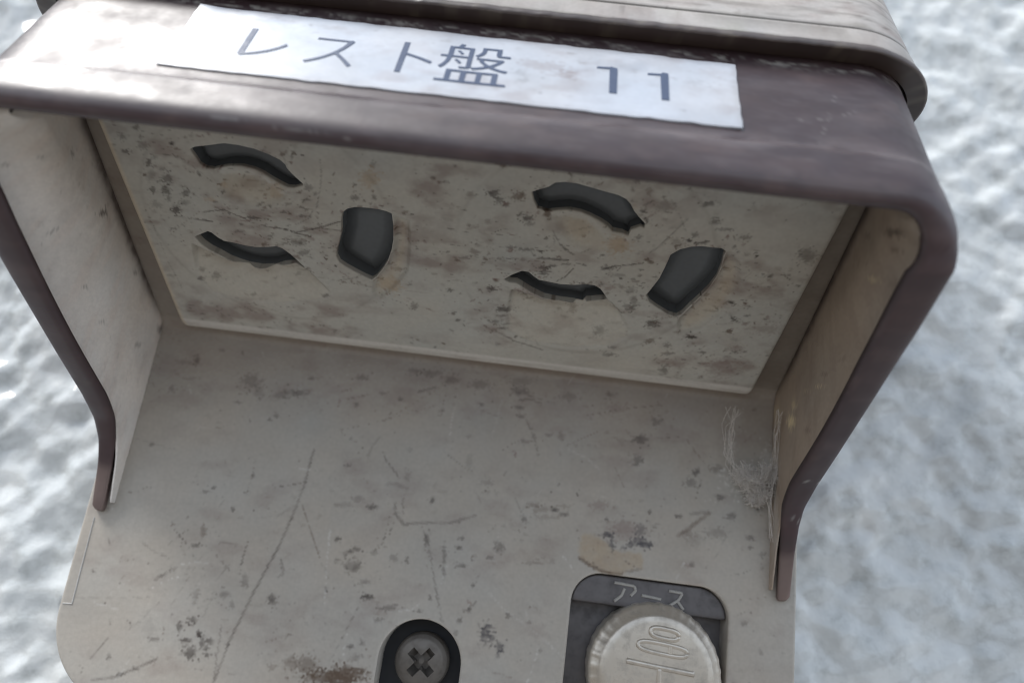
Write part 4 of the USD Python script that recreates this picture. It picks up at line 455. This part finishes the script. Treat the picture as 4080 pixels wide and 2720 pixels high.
def lower(q, off=0.0, foff=None):
    z = np.full_like(q, 40.0)
    for _ in range(60):
        X, d = section(q, z, off, -9.0, foff); z = .5 * z + .5 * OPEN(d)
    X, d = section(q, z, off, -9.0, foff)
    return np.stack([X, d, z], 1)
def upper(q, z, off=0.0, foff=None):
    X, d = section(q, np.full_like(q, z), off, -9.0, foff); return np.stack([X, d, np.full_like(q, z)], 1)
frontness = np.where((qs > 1) & (qs < 4), np.sin(np.pi / 2 * np.clip(np.where(qs < 2.5, qs - 1, 4 - qs), 0, 1)), 0.0)
endness = 1 - sstep(.05, .32, np.where(qs < 2.5, qs, 5 - qs))
Lo = lower(qs); Hi = upper(qs, ZT)
ruling = (Hi - Lo) / np.linalg.norm(Hi - Lo, axis=1, keepdims=True)
thick = 4.2 - 2.7 * endness + 1.3 * sstep(.45, 1.0, np.minimum(qs, 5 - qs)) * (1 - frontness) - 1.2 * frontness
def lower_var(th):
    z = np.full_like(qs, 40.0)
    for _ in range(60):
        X, d = section_var(qs, z, th); z = .5 * z + .5 * OPEN(d)
    X, d = section_var(qs, z, th); return np.stack([X, d, z], 1)
def section_var(q, z, th):
    W, D = HW(z) - th, HD(z) - th; R = np.maximum(HR(z) - th * .8, 2.5)
    sgn = np.where(q < 2.5, -1, 1); q = np.where(q > 2.5, 5 - q, q)
    side, cor = q <= 1, (q > 1) & (q <= 2); a = np.clip(q - 1, 0, 1) * np.pi / 2
    X = np.where(side, W, np.where(cor, W - R + R * np.cos(a), (W - R) * (1 - (q - 2) * 2)))
    d = np.where(side, -9 + np.clip(q, 0, 1) * (D - R + 9), np.where(cor, D - R + R * np.sin(a), D))
    return X * sgn + HS(z), d
Li = lower_var(thick)
rb = .9 + 2.6 * frontness                       # the front edge rolls under generously
rows = []
for t in np.r_[np.linspace(1, .12, 120), np.linspace(.12, 0, 20)[1:]]:   # from the top of the ruling down to the roll
    rows.append(Lo + ruling * (rb + (np.linalg.norm(Hi - Lo, axis=1) - rb) * t)[:, None])
A0 = Lo + ruling * rb[:, None]; T = Li - Lo; B0 = Lo + T * .72
for t in np.linspace(0, 1, 10)[1:]:
    rows.append((1 - t) ** 2 * A0 + 2 * t * (1 - t) * Lo + t * t * B0)
Ii = Li + ruling * 1.2
for t in np.linspace(0, 1, 5)[1:]:
    rows.append((1 - t) ** 2 * B0 + 2 * t * (1 - t) * Li + t * t * Ii)
ruin = Li + ruling * 40
Lw = lower_var(np.minimum(thick, 2.2))
rows += [Li * .5 + Lw * .5 + ruling * 2.0, Lw + ruling * 2.3, Lw + ruling * 8, Lw + ruling * 40]
P = np.array(rows); P[:, :, 1] += .55 * sstep(54.9, 54.0, P[:, :, 2]) * frontness * (P[:, :, 1] > 49); hv, hf = grid(P)
HOODMARKS = [['b', [-81, -30.5], [1.6, 0], [0, .8], .8, 'D'], ['b', [-83, -31.5], [.8, .3], [0, .6], .8, 'D'], ['b', [-79, -29], [.6, 0], [0, .5], .7, 'D'], ['b', [-86, -33], [.9, .3], [0, .5], .6, 'D'], ['l', [[84, -31], [87, -29.5]], .06, .3, 'L'], ['l', [[83, -32], [85.5, -32.4]], .05, .3, 'L'], ['l', [[89, -35], [92, -37]], .05, .25, 'L'], ['l', [[10, -2], [24, -2.6]], .08, .15, 'L'], ['l', [[-30, 1.2], [-12, .4]], .07, .15, 'L'], ['l', [[42, 14], [47, 15], [52, 18]], .07, .12, 'L'], ['l', [[45, 9], [49, 21]], .06, .10, 'L']]
# slight crease above the roll on the front
uv = np.stack([np.where(np.abs(hv[:, 0]) > 58, np.sign(hv[:, 0]) * (58 + np.abs(hv[:, 1] - 40)), hv[:, 0]), (hv[:, 2] - 47) / math.cos(math.atan(TF))], 1)
col = paint(uv, BROWN, FRONT + HOODMARKS, seed=31, speck=.25, elong=2.5, mottle=.12)
front = sstep(30, 45, hv[:, 1]) * sstep(44, 50, hv[:, 2])
zz_ = np.zeros(len(hv)); st = lambda a_, b_, s_: meshkit.fbm(turn(np.c_[uv[:, 0] / a_, uv[:, 1] / b_, zz_]), 4, s_)
chalk = front * (.55 * sstep(.45, .75, st(9, 3, 51)) + .5 * sstep(.50, .72, st(2.6, .8, 52)) * sstep(30, 20, uv[:, 1]))
band = np.exp(-((uv[:, 1] - 8.0) / 1.7) ** 2) * front * sstep(.3, .6, st(5, 2, 53))          # paler line under the sticker
band2 = np.exp(-((uv[:, 1] - 27.5) / .9) ** 2) * front * sstep(.46, .66, .5 * st(1.5, .8, 54) + .5 * st(.7, .5, 57))    # flaking line above it
g = np.clip(.12 * chalk + .25 * band, 0, .6)[:, None]; col = col * (1 - g) + np.array((.30, .265, .27)) * g
g = (np.clip(band2, 0, 1) * .6)[:, None]; col = col * (1 - g) + np.array((.42, .40, .36)) * g
dark = (sstep(.58, .75, st(1.2, 1.2, 55)) * .4 * sstep(10, 2, hv[:, 1] * 0 + np.abs(hv[:, 2] - 12)))[:, None]; col = col * (1 - dark) + np.array((.03, .025, .022)) * dark
tip = (sstep(8.5, 6, hv[:, 2]) * sstep(-2, 1.5, hv[:, 1]) * .5)[:, None]; col = col * (1 - tip) + np.array((.26, .19, .165)) * tip    # paler ends of the skirts
hood = obj('hood', hv, hf[:, ::-1], M_brown, root, col)

# inner liner: ivory inside of the hood
XL = 57.15
def liner(sg):
    dd = np.linspace(-1.0, 50.5, 150); lo = OPEN(dd) + 1.3 + .8 * sstep(3, 20, dd)
    lo = np.where(dd < 1.2, 1.6, lo)
    P = []; flare = np.maximum(0, HW(lo) - 2.9 - XL) * sstep(4, 30, dd)
    for t in np.r_[0, np.linspace(0, 1, 90) ** 1.0]:
        P.append(np.stack([sg * (XL + (.25 if len(P) == 0 else 0) + flare * (1 - sstep(0, .5, t))) + HS(lo + 0 * dd) * (1 - sstep(0, .5, t)), dd, lo + t * (np.maximum(np.minimum(60, 47 + (54 - 4.0 - dd) / TF), lo + .1) - lo)], 1))
    P = np.array(P); v, f = grid(P)
    return v, (f if sg > 0 else f[:, ::-1])
LIN = []
for sg, marks in ((-1, LSKIRT), (1, RSKIRT)):
    v, f = liner(sg); uv = np.stack([v[:, 2], v[:, 1]], 1)
    c = paint(uv, (.78, .73, .68) if sg < 0 else (.40, .325, .26), marks, seed=60 + sg, speck=.4, elong=1.0, mottle=.16)  # same ivory plastic: light painted into the left side, shade into the right
    g = (sstep(.5, .72, meshkit.fbm(turn(np.c_[uv[:, 0] / 6, uv[:, 1] / 1.6, uv[:, 0] * 0]), 4, 68)) * .22)[:, None]; c = c * (1 - g) + (np.array((.72, .58, .50)) if sg < 0 else np.array((.24, .18, .14))) * g   # rain streaks
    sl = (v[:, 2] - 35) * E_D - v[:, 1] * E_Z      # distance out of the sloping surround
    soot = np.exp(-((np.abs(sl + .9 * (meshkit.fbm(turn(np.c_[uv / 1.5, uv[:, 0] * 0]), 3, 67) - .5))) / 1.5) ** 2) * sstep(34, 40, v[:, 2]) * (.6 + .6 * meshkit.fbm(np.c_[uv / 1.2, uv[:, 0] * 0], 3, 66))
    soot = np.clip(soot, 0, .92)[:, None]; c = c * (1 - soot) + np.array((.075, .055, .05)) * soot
    LIN.append((v, f, c))
for (v, f, c), lab in zip(LIN, ('beige inner side of the hood, painted paler as if brightly lit', 'inner side of the hood with shade painted in as brown, and a chipped cream spot')):
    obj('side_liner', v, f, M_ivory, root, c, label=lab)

# upper cover: ivory shell that laps over the hood, with a brown lip
ZL = 74.4
def band_rows(spec):
    return np.array([upper(qs, z, o, fo) for z, o, fo in spec])
lip = band_rows([(ZL, -.3, -.3), (ZL, 1.6, 2.6), (ZL + .15, 1.95, 3.0), (ZL + .6, 2.05, 3.1), (ZL + 1.3, 2.0, 3.05), (ZL + 1.6, 1.5, 2.5)])
jit = meshkit.fbm(np.c_[lip.reshape(-1, 3)[:, :2] / 2.2, lip.reshape(-1, 3)[:, 2] * 0], 3, 71).reshape(lip.shape[:2]) - .5
lip[1:5, :, 1] += .45 * jit[1:5] * frontness
lv, lf = grid(lip)
lc = paint(np.c_[lv[:, 0], lv[:, 1] + lv[:, 2]], (.055, .038, .034), [], seed=72, mottle=.5)
m = (sstep(.55, .75, meshkit.fbm(turn(np.c_[lv[:, 0] / 2.5, lv[:, 1] / 1.2, lv[:, 2]]), 4, 73)) * .4)[:, None]; lc = lc * (1 - m) + np.array((.20, .17, .13)) * m
spec = [(ZL + 1.3, 1.5, 2.4), (ZL + 1.5, 1.75, 2.75), (ZL + 2.2, 1.8, 2.8), (ZL + 5.0, 1.75, 2.75), (ZL + 5.6, 1.7, 2.7), (ZL + 5.75, 1.3, 2.3), (ZL + 6.0, 1.3, 2.3), (ZL + 6.15, 1.65, 2.65)]
spec += [(z, 1.65, 2.65) for z in np.linspace(ZL + 6.8, ZT - 2, 60)] + [(ZT - .8, 1.3, 2.3), (ZT, .3, 1.3)]
sh = band_rows(spec)
top = upper(qs, ZT, .3, 1.3); sh = np.concatenate([sh, np.stack([top * np.array([k, 1, 1]) + np.array([0, 0, 0]) for k in (.6, .2, 0.0)])])
uv_, uf_ = grid(sh)
qq = np.c_[uv_[:, 0], uv_[:, 2]]
uc = paint(qq, (.44, .41, .385), [], seed=80, speck=1.0, elong=3.0, mottle=.3)
zs = np.zeros(len(uv_)); gr = (np.exp(-((uv_[:, 2] - ZL - 5.85) / .3) ** 2) * .6)[:, None]; uc = uc * (1 - gr) + np.array((.12, .10, .08)) * gr
algae = (sstep(.55, .72, meshkit.fbm(turn(np.c_[uv_[:, 0] / 9, uv_[:, 2] / 2.2, zs]), 4, 84)) * np.exp(-((uv_[:, 2] - ZL - 3.5) / 3.0) ** 2) * .55)[:, None]; uc = uc * (1 - algae) + np.array((.26, .27, .17)) * algae
streak = (sstep(.52, .70, meshkit.fbm(turn(np.c_[uv_[:, 0] / 7, uv_[:, 2] / .6, zs]), 4, 85)) * .5)[:, None]; uc = uc * (1 - streak) + np.array((.16, .14, .12)) * streak
cover = obj('upper_cover', uv_, uf_, M_ivory, root, uc)
obj('cover_lip', lv, lf, M_brown, root, lc)

# sticker on the front of the hood
AF = math.atan(TF)
def front_map(q):
    x, t, w = q.T
    return np.stack([x, 54 - t * math.sin(AF) + w * math.cos(AF), 47 + t * math.cos(AF) + w * math.sin(AF)], 1)
edge_pts = resample(np.array([(-40.5, 10.55), (35.6, 10.6), (35.8, 25.7), (-40.7, 26.2)]), .5)
edge_pts = edge_pts + .28 * np.stack([meshkit.noise(np.c_[edge_pts / 1.7, edge_pts[:, 0] * 0 + k]) - .5 for k in (1.3, 8.1)], 1)
st_poly = Polygon(edge_pts)
tv, tf, nfr = slab(st_poly, .3, .5, .03, 1, .22)
warp = .12 * (meshkit.fbm(np.c_[tv[:, 0] / 6, tv[:, 1] / 3, tv[:, 0] * 0], 3, 90) - .5)
lift = lambda x, t: .2 * sstep(4.5, 0, np.hypot(x + 40.6, (t - 26) * 1.2)) + 0.12 * sstep(3.5, 0, np.hypot(x - 35.7, t - 10.6)) + .35 * sstep(2.4, .6, np.hypot((x - 20.5) / 1.6, t - 23.0))     # lifted corners and a bubble
tv[:, 2] += warp + lift(tv[:, 0], tv[:, 1])
tc_ = paint(tv[:, :2], (.50, .53, .585), [['b', [9.5, 20], [3.2, 0], [0, 1.0], .3, 'P'], ['b', [12.5, 18.4], [1.6, 0], [0, .7], .3, 'P'], ['b', [6.5, 17.5], [1, 0], [0, .7], .22, 'D'], ['b', [6.8, 15.9], [.8, 0], [0, .5], .2, 'D'], ['b', [-22, 24], [2, 0], [0, .5], .15, 'D'], ['b', [30, 20], [1.5, 0], [0, .6], .12, 'D']], seed=91, speck=.6, elong=2.5, mottle=.2)
edge = shapely.distance(st_poly.exterior, shapely.points(tv[:, :2])); g = (sstep(1.2, .1, edge) * .35 * meshkit.fbm(turn(np.c_[tv[:, :2] / 1.6, tv[:, 0] * 0]), 3, 92))[:, None]; tc_ = tc_ * (1 - g) + np.array((.20, .17, .15)) * g
sticker = obj('label_sticker', front_map(tv), tf, M_sticker, root, tc_, label='white printed name sticker')
GLYPH_AT = [('レ', -28.9, 18.6, 9.0, 9.4), ('ス', -19.2, 18.6, 8.6, 9.2), ('ト', -8.6, 18.9, 9.0, 9.6), ('盤', .1, 18.75, 10.4, 10.8), ('1', 18.9, 18.9, 9.6, 8.9), ('1', 25.8, 18.6, 9.6, 8.9)]
for ch, x, t, sx, sy in GLYPH_AT:
    parts = []
    for rings in GLYPHS[ch]:
        g = Polygon(rings[0], rings[1:]).buffer(0)
        g = shapely.affinity.affine_transform(g, [sx, 0, 0, sy, x, t - .45])
        for gg in getattr(g, 'geoms', [g]):
            if gg.area > .02:
                v, f, _ = slab(gg, .1, .6, 0, 1, .30)
                v[:, 2] += .12 * (meshkit.fbm(np.c_[v[:, 0] / 6, v[:, 1] / 3, v[:, 0] * 0], 3, 90) - .5) - (0)
                parts.append((v, f))
    v, f = join(parts); obj('printed_character', front_map(v), f, M_ink, sticker, smooth=False)

# ---------------------------------------------------------------- cobweb in the lower right corner of the hood
M_web = usdkit.material(stage, '/World/Looks/old_cobweb', {
    'd': ('principled_bsdf', {'base_color': (.88, .85, .82), 'roughness': .9, 'specular_ior_level': .1}), 't': ('transparent_bsdf', {}), 'tr': ('translucent_bsdf', {'color': (.85, .82, .78)}),
    'tc': ('texture_coordinate', {}), 'n': ('noise_texture', {'scale': 900.0, 'detail': 4.0}), 'r': ('map_range', {'from_min': .35, 'from_max': .65, 'to_min': .55, 'to_max': 1.0, 'clamp': True}),
    'm1': ('mix_closure', {'fac': .35}), 'm2': ('mix_closure', {})},
    [('tc.object', 'n.vector'), ('n.fac', 'r.value'), ('d.BSDF', 'm1.closure1'), ('tr.BSDF', 'm1.closure2'), ('r.result', 'm2.fac'), ('t.BSDF', 'm2.closure1'), ('m1.closure', 'm2.closure2')], surface='m2.closure')
web = []
def wisp(pts, r, jitter=.25, n=26):
    pts = np.array(pts, float); t = np.linspace(0, 1, len(pts)); tt = np.linspace(0, 1, n)
    q = np.stack([np.interp(tt, t, pts[:, k]) for k in range(3)], 1)
    q += jitter * (np.stack([meshkit.noise(np.c_[tt * 6, tt * 0 + k * 7.3, tt * 0 + len(web)], 5) for k in range(3)], 1) - .5) * 2
    web.append(tube(q, r * (.4 + .9 * meshkit.noise(np.c_[tt * 9, tt * 0 + len(web) * 3.1, tt * 0], 6)), 6))
WEB = {'left': [[49.43, 3.0, 31.31], [48.89, 2.2, 27.85], [48.52, 1.6, 22.84], [50.34, 1.6, 19.63]], 'right': [[56.09, 6.0, 31.2], [56.28, 4.0, 27.33], [56.64, 3.0, 21.42], [56.38, 2.0, 16.23], [56.99, 1.2, 9.73]], 'arc': [[50.37, 1.5, 19.65], [51.85, 3.0, 18.56], [53.74, 4.0, 19.82], [56.47, 3.0, 22.15]], 'lumps': [([51.93, 1.8, 20.04], 1.1), ([53.05, 2.2, 19.16], 1.3), ([54.52, 1.8, 17.65], 1.0), ([55.57, 2.2, 20.61], 1.2), ([54.0, 1.2, 16.36], 0.8)]}
for k in range(9): wisp([p + rng.normal(0, .55, 3) * np.array([1.4, .6, 1]) for p in WEB['left']], .05)
for k in range(9): wisp([p + rng.normal(0, .5, 3) * np.array([.9, 1.2, 1]) for p in WEB['right']], .045)
for k in range(10): wisp([p + rng.normal(0, .9, 3) for p in WEB['arc']], .05)
for c, s in WEB['lumps']:
    for k in range(130):
        a = rng.normal(0, 1, 3); a /= np.linalg.norm(a); b = rng.normal(0, 1, 3); b /= np.linalg.norm(b)
        sc_ = np.array([s * 1.15, .55 * s, s])
        wisp([np.array(c) + a * sc_ * 1.9, np.array(c) + b * sc_ * .6, np.array(c) - a * sc_ * 1.5], .055, .6, 10)
for k, (c, s) in enumerate(WEB['lumps']):        # felted core of the tuft
    ic = trimesh.creation.icosphere(3, 1.0); q = np.array(ic.vertices)
    rr = .55 + .75 * meshkit.fbm(turn(q * 2.3 + k * 5.1), 4, 61)
    web.append((np.array(c) + q * rr[:, None] * np.array([1.25 * s, .45 * s, 1.15 * s]) + np.array([0, -.5, 0]), np.array(ic.faces)[:, ::-1]))
wv_, wf_ = join(web)
wv_ = wv_ + np.array([0, 0, Z0 * 1000])
cw = obj('cobweb', wv_, wf_, M_web)
tag(cw, 'dusty white cobweb tuft in the right corner under the hood', 'cobweb')
